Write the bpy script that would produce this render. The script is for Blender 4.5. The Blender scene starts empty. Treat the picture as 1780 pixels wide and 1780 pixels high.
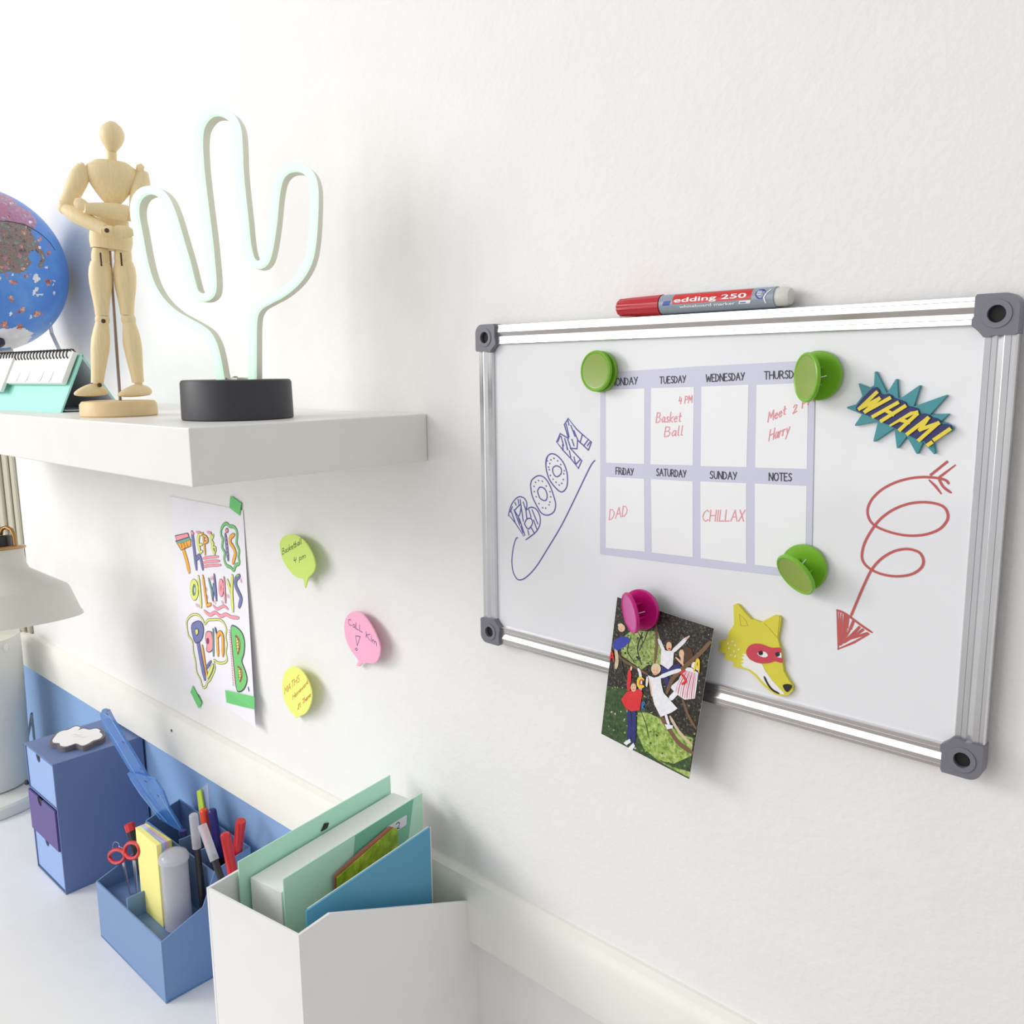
import bpy, bmesh, math, random
from mathutils import Vector, Matrix, noise
from mathutils.geometry import tessellate_polygon
random.seed(7)
scene = bpy.context.scene
COL = scene.collection
PI = math.pi

# ------------------------------------------------------------------ camera
# metres; x runs along the wall, y into the wall (wall face at y = 0), z up.
# Everything is built with z measured from the camera height and lifted to the floor at the end.
ZO = 1.565
F, YAW, PITCH, ROLL, DIST = 1498.57, -0.745939654, -0.163760190, -0.0117729624, 0.587
def cam_axes():
    a, b, c = YAW, PITCH, ROLL
    f = Vector((math.sin(a)*math.cos(b), math.cos(a)*math.cos(b), math.sin(b)))
    r = Vector((math.cos(a), -math.sin(a), 0)); u = r.cross(f)
    return math.cos(c)*r+math.sin(c)*u, -math.sin(c)*r+math.cos(c)*u, f
CR, CU, CF = cam_axes()
EYE = Vector((0, -DIST, 0))
cd = bpy.data.cameras.new('camera'); cam = bpy.data.objects.new('camera', cd); COL.objects.link(cam)
cd.sensor_width = 36; cd.sensor_fit = 'HORIZONTAL'; cd.lens = F*36/1780; cd.clip_start = 0.01
cam.matrix_world = Matrix(((CR.x, CU.x, -CF.x, EYE.x), (CR.y, CU.y, -CF.y, EYE.y), (CR.z, CU.z, -CF.z, EYE.z), (0, 0, 0, 1)))
scene.camera = cam

# ------------------------------------------------------------------ light
scene.view_settings.view_transform = 'Standard'; scene.view_settings.look = 'None'
scene.view_settings.exposure = -0.05; scene.view_settings.gamma = 1.0
scene.view_settings.use_curve_mapping = False
wd = bpy.data.worlds.new('world'); scene.world = wd; wd.use_nodes = True
nt = wd.node_tree; nt.nodes.clear()
wo = nt.nodes.new('ShaderNodeOutputWorld'); bg = nt.nodes.new('ShaderNodeBackground')
tc = nt.nodes.new('ShaderNodeTexCoord'); sx = nt.nodes.new('ShaderNodeSeparateXYZ')
ma = nt.nodes.new('ShaderNodeMath'); ma.operation = 'MULTIPLY_ADD'; ma.inputs[1].default_value = -0.55
mr = nt.nodes.new('ShaderNodeMapRange'); cr = nt.nodes.new('ShaderNodeValToRGB')
nt.links.new(tc.outputs['Generated'], sx.inputs[0])
nt.links.new(sx.outputs['X'], ma.inputs[0]); nt.links.new(sx.outputs['Z'], ma.inputs[2])
mr.inputs['From Min'].default_value = -1.0; mr.inputs['From Max'].default_value = 1.0
nt.links.new(ma.outputs[0], mr.inputs['Value']); nt.links.new(mr.outputs[0], cr.inputs[0])
cr.color_ramp.elements[0].color = (0.80, 0.795, 0.79, 1); cr.color_ramp.elements[1].color = (1.0, 1.0, 1.0, 1)
nt.links.new(cr.outputs[0], bg.inputs[0]); bg.inputs[1].default_value = 0.67
nt.links.new(bg.outputs[0], wo.inputs[0])
def area(name, loc, target, size, power, color=(1, 1, 1)):
    l = bpy.data.lights.new(name, 'AREA'); l.size = size; l.energy = power; l.color = color
    o = bpy.data.objects.new(name, l); COL.objects.link(o)
    o.location = loc; o.rotation_euler = (Vector(target)-Vector(loc)).to_track_quat('-Z', 'Y').to_euler()
    return o
area('window_light', (-2.60, -1.90, 0.85), (-0.60, 0, -0.15), 0.95, 31, (1.0, 0.985, 0.965))
area('fill_light', (-1.40, -2.3, 0.30), (-1.1, 0, -0.30), 1.5, 19, (1.0, 0.99, 0.975))  # added soft fill from the front, lifts the wall under the shelf

# ------------------------------------------------------------------ projection onto real planes
def ray(px, py):
    return CR*((px-890)/F) - CU*((py-890)/F) + CF
def onp(px, py, p0, n):
    d = ray(px, py); return EYE + d*((Vector(p0)-EYE).dot(Vector(n))/d.dot(Vector(n)))
def W(px, py, Y=0.0): return onp(px, py, (0, Y, 0), (0, 1, 0))
def HZ(px, py, z): return onp(px, py, (0, 0, z), (0, 0, 1))
class Zm:                                  # a cropped view of the photo: local pixel -> photo pixel
    def __init__(s, ox, oy, k): s.o = (ox, oy); s.k = k
    def __call__(s, p): return (s.o[0]+p[0]/s.k, s.o[1]+p[1]/s.k)

# ------------------------------------------------------------------ materials
def lin(c):
    return tuple(((v/255)/12.92 if v/255 <= 0.04045 else ((v/255+0.055)/1.055)**2.4) for v in c)
MATS = {}
def mat(name, rgb, rough=0.5, metal=0.0, bump=0.0, bscale=200, var=0.0, vscale=30, emit=0.0, trans=0.0, alpha=1.0, stretch=None, spec=0.5, ecol=None, sss=0.0, coat=0.0):
    if name in MATS: return MATS[name]
    m = bpy.data.materials.new(name); m.use_nodes = True
    n = m.node_tree; b = n.nodes['Principled BSDF']; L = n.links.new
    c = lin(rgb); b.inputs['Base Color'].default_value = (*c, 1)
    b.inputs['Roughness'].default_value = rough; b.inputs['Metallic'].default_value = metal
    b.inputs['Specular IOR Level'].default_value = spec
    if coat: b.inputs['Coat Weight'].default_value = coat; b.inputs['Coat Roughness'].default_value = 0.05
    if trans: b.inputs['Transmission Weight'].default_value = trans
    if alpha < 1: b.inputs['Alpha'].default_value = alpha
    if emit:
        b.inputs['Emission Color'].default_value = (*lin(ecol or rgb), 1); b.inputs['Emission Strength'].default_value = emit
    t = n.nodes.new('ShaderNodeTexCoord'); mp = n.nodes.new('ShaderNodeMapping'); L(t.outputs['Object'], mp.inputs[0])
    if stretch: mp.inputs['Scale'].default_value = stretch
    nz = n.nodes.new('ShaderNodeTexNoise'); nz.inputs['Scale'].default_value = vscale; nz.inputs['Detail'].default_value = 4
    L(mp.outputs[0], nz.inputs['Vector'])
    v = max(var, 0.012)
    rp = n.nodes.new('ShaderNodeValToRGB'); rp.color_ramp.elements[0].position = 0.3; rp.color_ramp.elements[1].position = 0.7
    rp.color_ramp.elements[0].color = (*[x*(1-v) for x in c], 1); rp.color_ramp.elements[1].color = (*[min(1, x*(1+v)) for x in c], 1)
    L(nz.outputs['Fac'], rp.inputs[0]); L(rp.outputs[0], b.inputs['Base Color'])
    if bump:
        nb = n.nodes.new('ShaderNodeTexNoise'); nb.inputs['Scale'].default_value = bscale; nb.inputs['Detail'].default_value = 3
        L(t.outputs['Object'], nb.inputs['Vector'])
        bp = n.nodes.new('ShaderNodeBump'); bp.inputs['Strength'].default_value = bump; bp.inputs['Distance'].default_value = 0.002
        L(nb.outputs['Fac'], bp.inputs['Height']); L(bp.outputs[0], b.inputs['Normal'])
    MATS[name] = m; return m
def ramp_mat(name, stops, scale, detail=6, rough=0.5, coord='Object', dist=0.0, coat=0.0):
    m = bpy.data.materials.new(name); m.use_nodes = True
    n = m.node_tree; b = n.nodes['Principled BSDF']; L = n.links.new
    t = n.nodes.new('ShaderNodeTexCoord'); nz = n.nodes.new('ShaderNodeTexNoise')
    nz.inputs['Scale'].default_value = scale; nz.inputs['Detail'].default_value = detail; nz.inputs['Distortion'].default_value = dist
    nz.inputs['Roughness'].default_value = 0.7
    L(t.outputs[coord], nz.inputs['Vector']); rp = n.nodes.new('ShaderNodeValToRGB')
    e = rp.color_ramp.elements
    while len(e) < len(stops): e.new(0.5)
    for q, (p, c) in zip(e, stops): q.position = p; q.color = (*lin(c), 1)
    L(nz.outputs['Fac'], rp.inputs[0]); L(rp.outputs[0], b.inputs['Base Color']); b.inputs['Roughness'].default_value = rough
    if coat: b.inputs['Coat Weight'].default_value = coat
    MATS[name] = m; return m

# ------------------------------------------------------------------ mesh builder
class MB:
    def __init__(s): s.v = []; s.f = []; s.m = []
    def add(s, vs, fs, m=0):
        o = len(s.v); s.v += [Vector(p) for p in vs]
        for f in fs: s.f.append([i+o for i in f]); s.m.append(m)
        return s
    def box(s, lo, hi, m=0):
        x0, y0, z0 = lo; x1, y1, z1 = hi
        return s.add([(x0,y0,z0),(x1,y0,z0),(x1,y1,z0),(x0,y1,z0),(x0,y0,z1),(x1,y0,z1),(x1,y1,z1),(x0,y1,z1)],
                     [(0,3,2,1),(4,5,6,7),(0,1,5,4),(1,2,6,5),(2,3,7,6),(3,0,4,7)], m)
    def poly(s, pts, m=0):
        pts = [Vector(p) for p in pts]
        for t in tessellate_polygon([pts]): s.add([pts[i] for i in t], [(0,1,2)], m)
        return s
    def prism(s, loops, vec, m=0, mside=None):        # loops: outer (+ holes), extruded by vec
        loops = [[Vector(p) for p in l] for l in loops]; vec = Vector(vec); flat = [p for l in loops for p in l]
        tr = tessellate_polygon(loops); n = len(flat)
        s.add(flat, [tuple(t) for t in tr], m); s.add([p+vec for p in flat], [tuple(reversed(t)) for t in tr], m)
        for l in loops:
            k = len(l); s.add(l+[p+vec for p in l], [(i, (i+1)%k, k+(i+1)%k, k+i) for i in range(k)], m if mside is None else mside)
        return s
    def ribbon(s, pts, w, nrm, m=0, closed=False, off=None, thick=0.0):   # flat pen stroke, mitred, split at sharp corners
        pts = [Vector(p) for p in pts]; nrm = Vector(nrm).normalized()
        if off: pts = [p+nrm*off for p in pts]
        if closed: pts = pts+[pts[0]]
        q = [pts[0]]
        for p in pts[1:]:
            if (p-q[-1]).length > 1e-6: q.append(p)
        if len(q) < 2: return s
        h = w/2; runs = [[q[0]]]
        for i in range(1, len(q)):
            runs[-1].append(q[i])
            if i < len(q)-1 and (q[i]-q[i-1]).angle(q[i+1]-q[i]) > 0.9: runs.append([q[i]])
        for r in runs:
            s.rid = getattr(s, 'rid', 0)+1; lift = nrm*(1.0e-5*(s.rid % 6))
            k = len(r); r = list(r)
            r[0] = r[0]-(r[1]-r[0]).normalized()*h*.8; r[-1] = r[-1]+(r[-1]-r[-2]).normalized()*h*.8
            L = []; R = []
            for i in range(k):
                d0 = (r[i]-r[i-1]).normalized() if i else (r[1]-r[0]).normalized(); d1 = (r[i+1]-r[i]).normalized() if i < k-1 else d0
                n0 = nrm.cross(d0); n1 = nrm.cross(d1); mt = (n0+n1).normalized(); mt = mt*(h/max(.5, mt.dot(n0)))
                hh = .55 if i in (0, k-1) and k > 2 else 1.0
                q_ = lift+nrm*(1e-6*i); L.append(r[i]+mt*hh+q_); R.append(r[i]-mt*hh+q_)
            n = k; vs = L+R
            if thick:
                t = nrm*(thick+1.5e-5*(s.rid % 6)); vs = vs+[v+t for v in vs]; o = 2*n; fs = []
                for i in range(n-1): fs += [(i, i+1, n+i+1, n+i), (o+i, o+n+i, o+n+i+1, o+i+1), (i, o+i, o+i+1, i+1), (n+i, n+i+1, o+n+i+1, o+n+i)]
                fs += [(0, n, o+n, o), (n-1, o+n-1, o+2*n-1, 2*n-1)]
                s.add(vs, fs, m)
            else: s.add(vs, [(i, i+1, n+i+1, n+i) for i in range(n-1)], m)
        return s
    def tube(s, pts, r, m=0, n=10, closed=False):
        pts = [Vector(p) for p in pts]; k = len(pts); rings = []
        rr = r if isinstance(r, (list, tuple)) else [r]*k
        up = None
        for i, p in enumerate(pts):
            if closed: d = pts[(i+1)%k]-pts[i-1]
            else: d = pts[min(i+1, k-1)]-pts[max(i-1, 0)]
            d.normalize()
            if up is None: up = d.orthogonal().normalized()
            up = (up-d*up.dot(d)).normalized(); sd = d.cross(up)
            rings.append([p+(up*math.cos(2*PI*j/n)+sd*math.sin(2*PI*j/n))*rr[i] for j in range(n)])
        vs = [q for R in rings for q in R]; fs = []
        for i in range(k if closed else k-1):
            a = i*n; b = ((i+1)%k)*n
            fs += [(a+j, a+(j+1)%n, b+(j+1)%n, b+j) for j in range(n)]
        if not closed: fs += [tuple(reversed(range(n))), tuple(range((k-1)*n, k*n))]
        return s.add(vs, fs, m)
    def lathe(s, prof, org, axis=(0,0,1), m=0, n=40):  # prof: (radius, height)
        axis = Vector(axis).normalized(); org = Vector(org)
        ex = axis.orthogonal().normalized(); ey = axis.cross(ex); vs = []; fs = []
        for r, h in prof: vs += [org+axis*h+(ex*math.cos(2*PI*j/n)+ey*math.sin(2*PI*j/n))*r for j in range(n)]
        for i in range(len(prof)-1):
            a, b = i*n, (i+1)*n; fs += [(a+j, a+(j+1)%n, b+(j+1)%n, b+j) for j in range(n)]
        if prof[0][0] > 1e-6: fs.append(tuple(reversed(range(n))))
        if prof[-1][0] > 1e-6: fs.append(tuple(range((len(prof)-1)*n, len(prof)*n)))
        return s.add(vs, fs, m)
    def ell(s, c, ax, ay, az, m=0, n=20, k=12):        # ellipsoid with half-axis vectors
        c, ax, ay, az = map(Vector, (c, ax, ay, az)); vs = []; fs = []
        for i in range(k+1):
            t = PI*i/k
            for j in range(n):
                p = 2*PI*j/n; vs.append(c+ax*math.sin(t)*math.cos(p)+ay*math.sin(t)*math.sin(p)+az*math.cos(t))
        for i in range(k): fs += [(i*n+j, i*n+(j+1)%n, (i+1)*n+(j+1)%n, (i+1)*n+j) for j in range(n)]
        return s.add(vs, fs, m)
    def limb(s, p0, p1, prof, side=None, flat=1.0, m=0, n=20):  # prof (t, halfwidth) along p0-p1; depth = flat*width
        p0, p1 = Vector(p0), Vector(p1); d = p1-p0; dn = d.normalized()
        ex = (Vector(side)-dn*Vector(side).dot(dn)).normalized() if side is not None else dn.orthogonal().normalized()
        ey = dn.cross(ex); vs = []; fs = []
        for t, r in prof: vs += [p0+d*t+ex*r*math.cos(2*PI*j/n)+ey*r*flat*math.sin(2*PI*j/n) for j in range(n)]
        for i in range(len(prof)-1):
            a, b = i*n, (i+1)*n; fs += [(a+j, a+(j+1)%n, b+(j+1)%n, b+j) for j in range(n)]
        fs += [tuple(reversed(range(n))), tuple(range((len(prof)-1)*n, len(prof)*n))]
        return s.add(vs, fs, m)
    def build(s, name, mats, parent=None, smooth=True, bevel=0.0, bseg=2, angle=40, fixn=True):
        if not isinstance(mats, (list, tuple)): mats = [mats]
        me = bpy.data.meshes.new(name); o = bpy.data.objects.new(name, me); COL.objects.link(o)
        if parent is None:
            xs = [p.x for p in s.v]; ys = [p.y for p in s.v]; zs = [p.z for p in s.v]
            org = Vector(((min(xs)+max(xs))/2, (min(ys)+max(ys))/2, min(zs))); o.location = org
        else:
            r = parent; org = Vector((0, 0, 0))
            while r is not None: org += r.location; r = r.parent
            o.parent = parent
        me.from_pydata([p-org for p in s.v], [], s.f); me.polygons.foreach_set('material_index', s.m)
        for q in mats: me.materials.append(q)
        if fixn:
            b = bmesh.new(); b.from_mesh(me); bmesh.ops.remove_doubles(b, verts=b.verts, dist=1e-7)
            bmesh.ops.recalc_face_normals(b, faces=b.faces); b.to_mesh(me); b.free()
        if smooth:
            me.polygons.foreach_set('use_smooth', [True]*len(me.polygons)); me.set_sharp_from_angle(angle=math.radians(angle))
        me.update()
        if bevel:
            bv = o.modifiers.new('bevel', 'BEVEL'); bv.width = bevel; bv.segments = bseg; bv.limit_method = 'ANGLE'; bv.angle_limit = math.radians(35)
        return o
def tag(o, label, cat, group=None):
    o['label'] = label; o['category'] = cat
    if group: o['group'] = group
    return o
def struct(o): o['kind'] = 'structure'; return o
def thing(name, loc, label, cat, group=None):
    o = bpy.data.objects.new(name, None); COL.objects.link(o); o.location = loc; o.empty_display_size = 0.02
    return tag(o, label, cat, group)
def smooth(pts, n=6, closed=False):
    P = [Vector((p[0], p[1])) for p in pts]; k = len(P); out = []
    for i in range(k if closed else k-1):
        a = P[i-1] if (i > 0 or closed) else P[0]; b = P[i]; c = P[(i+1)%k]
        d = P[(i+2)%k] if (closed or i+2 < k) else P[-1]
        for j in range(n):
            t = j/n
            out.append(0.5*((2*b)+(c-a)*t+(2*a-5*b+4*c-d)*t*t+(3*b-a-3*c+d)*t**3))
    if not closed: out.append(P[-1])
    return [(q.x, q.y) for q in out]
def circ(cx, cy, rx, ry=None, n=20, rot=0):
    ry = ry or rx; c, s = math.cos(rot), math.sin(rot)
    return [(cx+rx*math.cos(2*PI*i/n)*c-ry*math.sin(2*PI*i/n)*s, cy+rx*math.cos(2*PI*i/n)*s+ry*math.sin(2*PI*i/n)*c) for i in range(n)]

# single-line hand lettering
G = {
'A': (.7, [[(0,0),(.35,1),(.7,0)],[(.14,.38),(.58,.38)]]), 'B': (.6, [[(0,0),(0,1),(.38,.95),(.48,.75),(.35,.55),(0,.5)],[(.35,.53),(.58,.35),(.5,.1),(.3,0),(0,0)]]),
'C': (.65, [[(.62,.85),(.4,1),(.12,.8),(0,.45),(.12,.12),(.38,0),(.65,.15)]]), 'D': (.62, [[(0,0),(0,1),(.35,.9),(.6,.55),(.5,.2),(.25,0),(0,0)]]),
'E': (.5, [[(.5,1),(0,1),(0,0),(.5,0)],[(0,.52),(.4,.52)]]), 'F': (.5, [[(.5,1),(0,1),(0,0)],[(0,.52),(.4,.52)]]),
'H': (.62, [[(0,0),(0,1)],[(.62,0),(.62,1)],[(0,.5),(.62,.52)]]), 'I': (.12, [[(.06,0),(.06,1)]]), 'i': (.12, [[(.06,0),(.06,.68)],[(.06,.92),(.07,.96)]]),
'K': (.6, [[(0,0),(0,1)],[(.58,1),(.02,.45),(.6,0)]]), 'L': (.48, [[(0,1),(0,0),(.48,.02)]]), 'M': (.75, [[(0,0),(.08,1),(.38,.35),(.68,1),(.75,0)]]),
'N': (.62, [[(0,0),(0,1),(.6,0),(.62,1)]]), 'O': (.7, [circ(.35,.5,.35,.5,14)+[(.7,.5)]]), 'P': (.55, [[(0,0),(0,1),(.4,.95),(.55,.75),(.4,.52),(0,.47)]]),
'R': (.6, [[(0,0),(0,1),(.4,.95),(.52,.75),(.38,.52),(0,.47)],[(.25,.48),(.6,0)]]), 'S': (.52, [[(.5,.88),(.3,1),(.08,.85),(.1,.65),(.42,.42),(.5,.2),(.3,0),(0,.1)]]),
'T': (.6, [[(0,1),(.6,1)],[(.3,1),(.3,0)]]), 'U': (.6, [[(0,1),(.02,.25),(.18,.02),(.4,.02),(.57,.25),(.6,1)]]), 'W': (.9, [[(0,1),(.2,0),(.45,.7),(.7,0),(.9,1)]]),
'X': (.6, [[(0,0),(.6,1)],[(.02,1),(.58,0)]]), 'Y': (.62, [[(0,1),(.32,.48)],[(.62,1),(.2,0)]]),
'a': (.45, [[(.42,.5),(.2,.55),(0,.25),(.12,0),(.3,.08),(.42,.5),(.42,.05),(.5,0)]]), 'b': (.42, [[(0,1),(0,0),(.3,.05),(.42,.3),(.25,.52),(0,.4)]]),
'd': (.45, [[(.42,.5),(.2,.55),(0,.25),(.12,0),(.3,.08),(.42,.35),(.42,1),(.42,0)]]), 'e': (.42, [[(0,.3),(.4,.33),(.3,.55),(.08,.5),(0,.22),(.15,0),(.42,.08)]]),
'h': (.42, [[(0,1),(0,0)],[(0,.35),(.2,.55),(.4,.4),(.42,0)]]), 'k': (.42, [[(0,1),(0,0)],[(.38,.55),(.02,.25),(.42,0)]]), 'l': (.18, [[(.04,1),(.04,.08),(.18,.02)]]),
'm': (.65, [[(0,0),(0,.5)],[(0,.35),(.15,.55),(.3,.4),(.3,0)],[(.3,.38),(.48,.55),(.63,.4),(.65,0)]]), 'n': (.42, [[(0,0),(0,.52)],[(0,.35),(.2,.55),(.4,.4),(.42,0)]]),
'o': (.42, [circ(.21,.27,.21,.27,10)+[(.42,.27)]]), 'p': (.42, [[(0,.55),(0,-.35)],[(0,.4),(.2,.55),(.42,.35),(.3,.05),(0,.1)]]), 'r': (.32, [[(0,0),(0,.52)],[(0,.3),(.15,.52),(.32,.48)]]),
's': (.34, [[(.32,.48),(.12,.55),(.05,.4),(.3,.2),(.25,.02),(0,.05)]]), 't': (.34, [[(.15,.9),(.15,.08),(.34,.02)],[(0,.55),(.34,.58)]]), 'u': (.42, [[(0,.52),(.03,.08),(.25,0),(.42,.2),(.42,.52),(.42,0)]]),
'w': (.6, [[(0,.52),(.14,0),(.3,.4),(.46,0),(.6,.52)]]), 'y': (.42, [[(0,.52),(.2,.05)],[(.42,.55),(.05,-.4)]]),
'2': (.5, [[(.02,.8),(.2,1),(.45,.85),(.4,.55),(0,0),(.5,.02)]]), '4': (.5, [[(.1,1),(0,.42),(.5,.45)],[(.42,.8),(.35,0)]]), '1': (.25, [[(0,.75),(.2,1),(.2,0)]]), '.': (.12, [[(.05,0),(.06,.03)]]), ' ': (.35, []), '!': (.12, [[(.06,1),(.06,.3)],[(.06,.04),(.07,.05)]]),
}
def script(text, a, b, h, slant=0.0, gap=0.18):      # strokes in photo-local pixels between baseline points a, b
    tot = sum(G[c][0]+gap for c in text)-gap; a = Vector(a); b = Vector(b); d = b-a; x = 0; out = []
    upv = Vector((0, -h))
    for c in text:
        w, st = G[c]
        for s_ in st: out.append([tuple(a+d*((x+px+0*py)/tot)+upv*py+Vector((slant*h*py, 0))) for px, py in s_])
        x += w+gap
    return out

# ------------------------------------------------------------------ common materials
WHITE = mat('white_paint', (236, 235, 234), 0.6)
plaster = mat('plaster', (240, 239, 238), 0.75, bump=0.28, bscale=190)
cream = mat('cream_gloss_paint', (240, 239, 231), 0.35)
bluewall = mat('blue_wall_paint', (140, 175, 220), 0.6)
ink_black = mat('ink_black', (45, 42, 52), 0.6)
wood = mat('pale_wood', (241, 220, 174), 0.5, var=0.05, vscale=18, stretch=(30, 30, 2.2))
darkwood = mat('joint_pin', (80, 55, 35), 0.6)

# ------------------------------------------------------------------ room
DZ = -0.82                                            # desk top
struct(MB().box((-2.6, 0, -ZO), (1.2, 0.1, 1.1)).build('wall_back', plaster, smooth=False))
struct(MB().box((-2.45, -0.30, -ZO), (-2.35, 0, 1.1)).build('wall_left', plaster, smooth=False))
struct(MB().box((-2.6, -3.2, -ZO-0.05), (1.2, 0.1, -ZO)).build('floor', mat('oak_floor', (150, 138, 122), 0.5, var=0.15, vscale=6, stretch=(1, 12, 1)), smooth=False))
tr = MB()
for i in range(1):
    prof = [(0, -0.5965), (-0.013, -0.5965), (-0.016, -0.594), (-0.016, -0.540), (-0.012, -0.533), (-0.010, -0.528), (-0.004, -0.524), (0, -0.524)]
    tr.prism([[(-2.35, y, z) for y, z in prof]], (3.0, 0, 0))
tro = struct(tr.build('trim_1', cream, angle=30))
sw = W(298, 1270, -.0165); MB().lathe([(.0022, 0), (.0022, .0006)], (sw.x, -.0162, sw.z), (0,-1,0), n=14).build('screw', mat('screw_dark', (96, 92, 88), 0.5), tro)
struct(MB().box((-2.35, -0.004, DZ-0.02), (-0.74, 0, -0.5965)).build('trim_2', bluewall, smooth=False))
p = MB()                                              # window casing at the left end of the wall
p.box((-2.35, -0.022, -0.524), (-1.985, 0, 1.1)); p.box((-1.985, -0.012, -0.524), (-1.905, 0, 1.1)); p.box((-1.95, -0.020, -0.524), (-1.93, -0.012, 1.1)); p.box((-1.905, -0.007, -0.524), (-1.885, 0, 1.1))
struct(p.build('trim_3', mat('casing_paint', (196, 191, 174), 0.5), smooth=False, bevel=0.004))

# desk
t = thing('desk', (-1.25, -0.36, -ZO), 'long white desk along the wall under the blue panel', 'desk')
MB().box((-2.3, -0.62, DZ-0.028), (-0.30, -0.005, DZ)).build('desk_top', mat('desk_laminate', (238, 238, 238), 0.35), t, smooth=False, bevel=0.002)
for x in (-2.24, -0.40):
    for y in (-0.58, -0.10): MB().box((x, y, -ZO), (x+0.05, y+0.05, DZ-0.028)).build('leg', WHITE, t, smooth=False, bevel=0.002)

# shelf
SZ = -0.043
tag(MB().box((-1.78, -0.2545, SZ-0.048), (-0.6582, -0.0005, SZ)).build('wall_shelf', mat('shelf_laminate', (238, 237, 233), 0.4), smooth=False, bevel=0.0012),
    'thick white floating shelf carrying the globe, mannequin and cactus lamp', 'shelf')

# ------------------------------------------------------------------ whiteboard
XL, XR, ZT, ZB = -0.5690, -0.1290, 0.0400, -0.2590
YF = -0.0150; YP = -0.0110; FW = 0.0175
alu = mat('brushed_aluminium', (226, 226, 229), 0.24, metal=0.9, var=0.03, vscale=40)
capm = mat('grey_corner_plastic', (118, 117, 127), 0.45)
board = thing('whiteboard', ((XL+XR)/2, 0, ZB), 'white magnetic board with aluminium frame and grey corners on the wall', 'whiteboard')
MB().box((XL+0.010, YP, ZB+0.010), (XR-0.010, YP+0.003, ZT-0.010)).build('writing_panel', mat('white_enamel', (234, 234, 238), 0.12, spec=0.35), board, smooth=False)
MB().box((XL+0.004, -0.0080, ZB+0.004), (XR-0.0015, -0.001, ZT-0.004)).build('backing', mat('backing_shade', (52, 50, 55), 0.7), board, smooth=False)  # dark colour stands in for the shade along the board's side
PROF = [(0.0, -0.008), (0.0, -0.0120), (0.0008, -0.0141), (0.0030, -0.0143), (0.0032, -0.0139), (0.0034, -0.0144), (0.0066, -0.0148), (0.0070, -0.0147), (0.0106, -0.0130),
        (0.0109, -0.0136), (0.0136, -0.0139), (0.0138, -0.0135), (0.0140, -0.0140), (FW-0.0006, -0.0144), (FW, -0.0138), (FW, -0.0105), (0.002, -0.0105)]
def rail(x0, x1, z0, z1, horiz, sgn):
    m = MB()
    if horiz: m.prism([[(x0, y, z0+sgn*u) for u, y in PROF]], (x1-x0, 0, 0))
    else: m.prism([[(x0+sgn*u, y, z0) for u, y in PROF]], (0, 0, z1-z0))
    return m.build('frame_rail', alu, board, smooth=False)
rail(XL+.012, XR-.012, ZT, 0, True, -1); rail(XL+.012, XR-.012, ZB, 0, True, 1)
rail(XL, 0, ZB+.012, ZT-.012, False, 1); rail(XR, 0, ZB+.012, ZT-.012, False, -1)
CS = 0.0245
for cx, cz, sx_, sz_ in ((XL, ZT, 1, -1), (XR, ZT, -1, -1), (XL, ZB, 1, 1), (XR, ZB, -1, 1)):
    q = 0.0006; L_ = []
    R_ = 0.008
    for k in range(9):
        a = PI/2*k/8; L_.append((R_-R_*math.cos(a)-q, R_-R_*math.sin(a)-q))
    L_ += [(CS-.002, -q), (CS-.001, .001), (CS-.001, .012), (CS, .014), (CS, .0175), (CS-.003, .020), (.020, CS-.003), (.0175, CS), (.014, CS), (.012, CS-.001), (.001, CS-.001), (-q, CS-.002)]
    hole = circ(0.0112, 0.0112, 0.0050, n=28)
    f3 = lambda l, y: [(cx+sx_*u, y, cz+sz_*v) for u, v in l]
    c = MB(); c.prism([f3(L_, -0.0055), f3(hole, -0.0055)], (0, -0.0118, 0))
    L2 = circ(0.0112, 0.0112, 0.0082, n=28)
    c.prism([f3(L2, -0.0170), f3(hole, -0.0170)], (0, -0.0010, 0))
    co = c.build('corner_cap', capm, board, bevel=0.0006, angle=50)
    MB().lathe([(0.0053, 0), (0.0053, 0.001)], (cx+sx_*.0112, -0.0140, cz+sz_*.0112), (0, -1, 0), n=24).build('screw_hole', mat('hole_black', (14, 14, 16), 0.7), co)

# drawings in marker on the panel
YI = YP-0.0002
def bd(z): return lambda p: W(*z(p), YI)
def strokes(name, lines, z, w, m, label, jit=True):
    b = MB(); f = bd(z)
    for l in lines: b.ribbon([f(p) for p in l], w, (0, -1, 0))
    o = b.build(name, m, board, smooth=False, fixn=False); o['label'] = label; return o
zB = Zm(860, 710, 5.563)
boom = [smooth(l, 5) for l in (
 [(130,1040),(150,960),(180,900),(230,855),(280,865),(305,900),(310,940),(300,985)],
 [(300,985),(350,955),(400,975),(435,1040),(438,1110),(415,1170),(375,1215),(300,1270)],
 [(412,800),(435,762),(480,775),(505,830),(500,880),(475,890),(435,865),(412,800)],
 [(345,740),(360,690),(420,650),(480,670),(530,740),(570,850),(588,930),(570,1000),(510,1032),(450,1010),(400,930),(360,840),(345,740)],
 [(492,520),(505,470),(545,438),(600,455),(660,520),(695,610),(703,700),(690,770),(645,808),(590,770),(530,690),(500,600),(492,520)],
 [(558,605),(565,570),(600,555),(640,580),(640,630),(605,660),(575,645),(558,605)],
 [(222,1250),(205,1260),(180,1340),(165,1470),(175,1570),(200,1630),(235,1658),(300,1635),(400,1530),(520,1340),(640,1140),(760,900),(860,690),(930,550),(968,502)],
 [(190,985),(250,930),(245,1010),(225,1040),(190,985)], [(285,1115),(310,1070),(350,1065),(365,1105),(350,1140),(320,1165),(285,1115)])]
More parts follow.
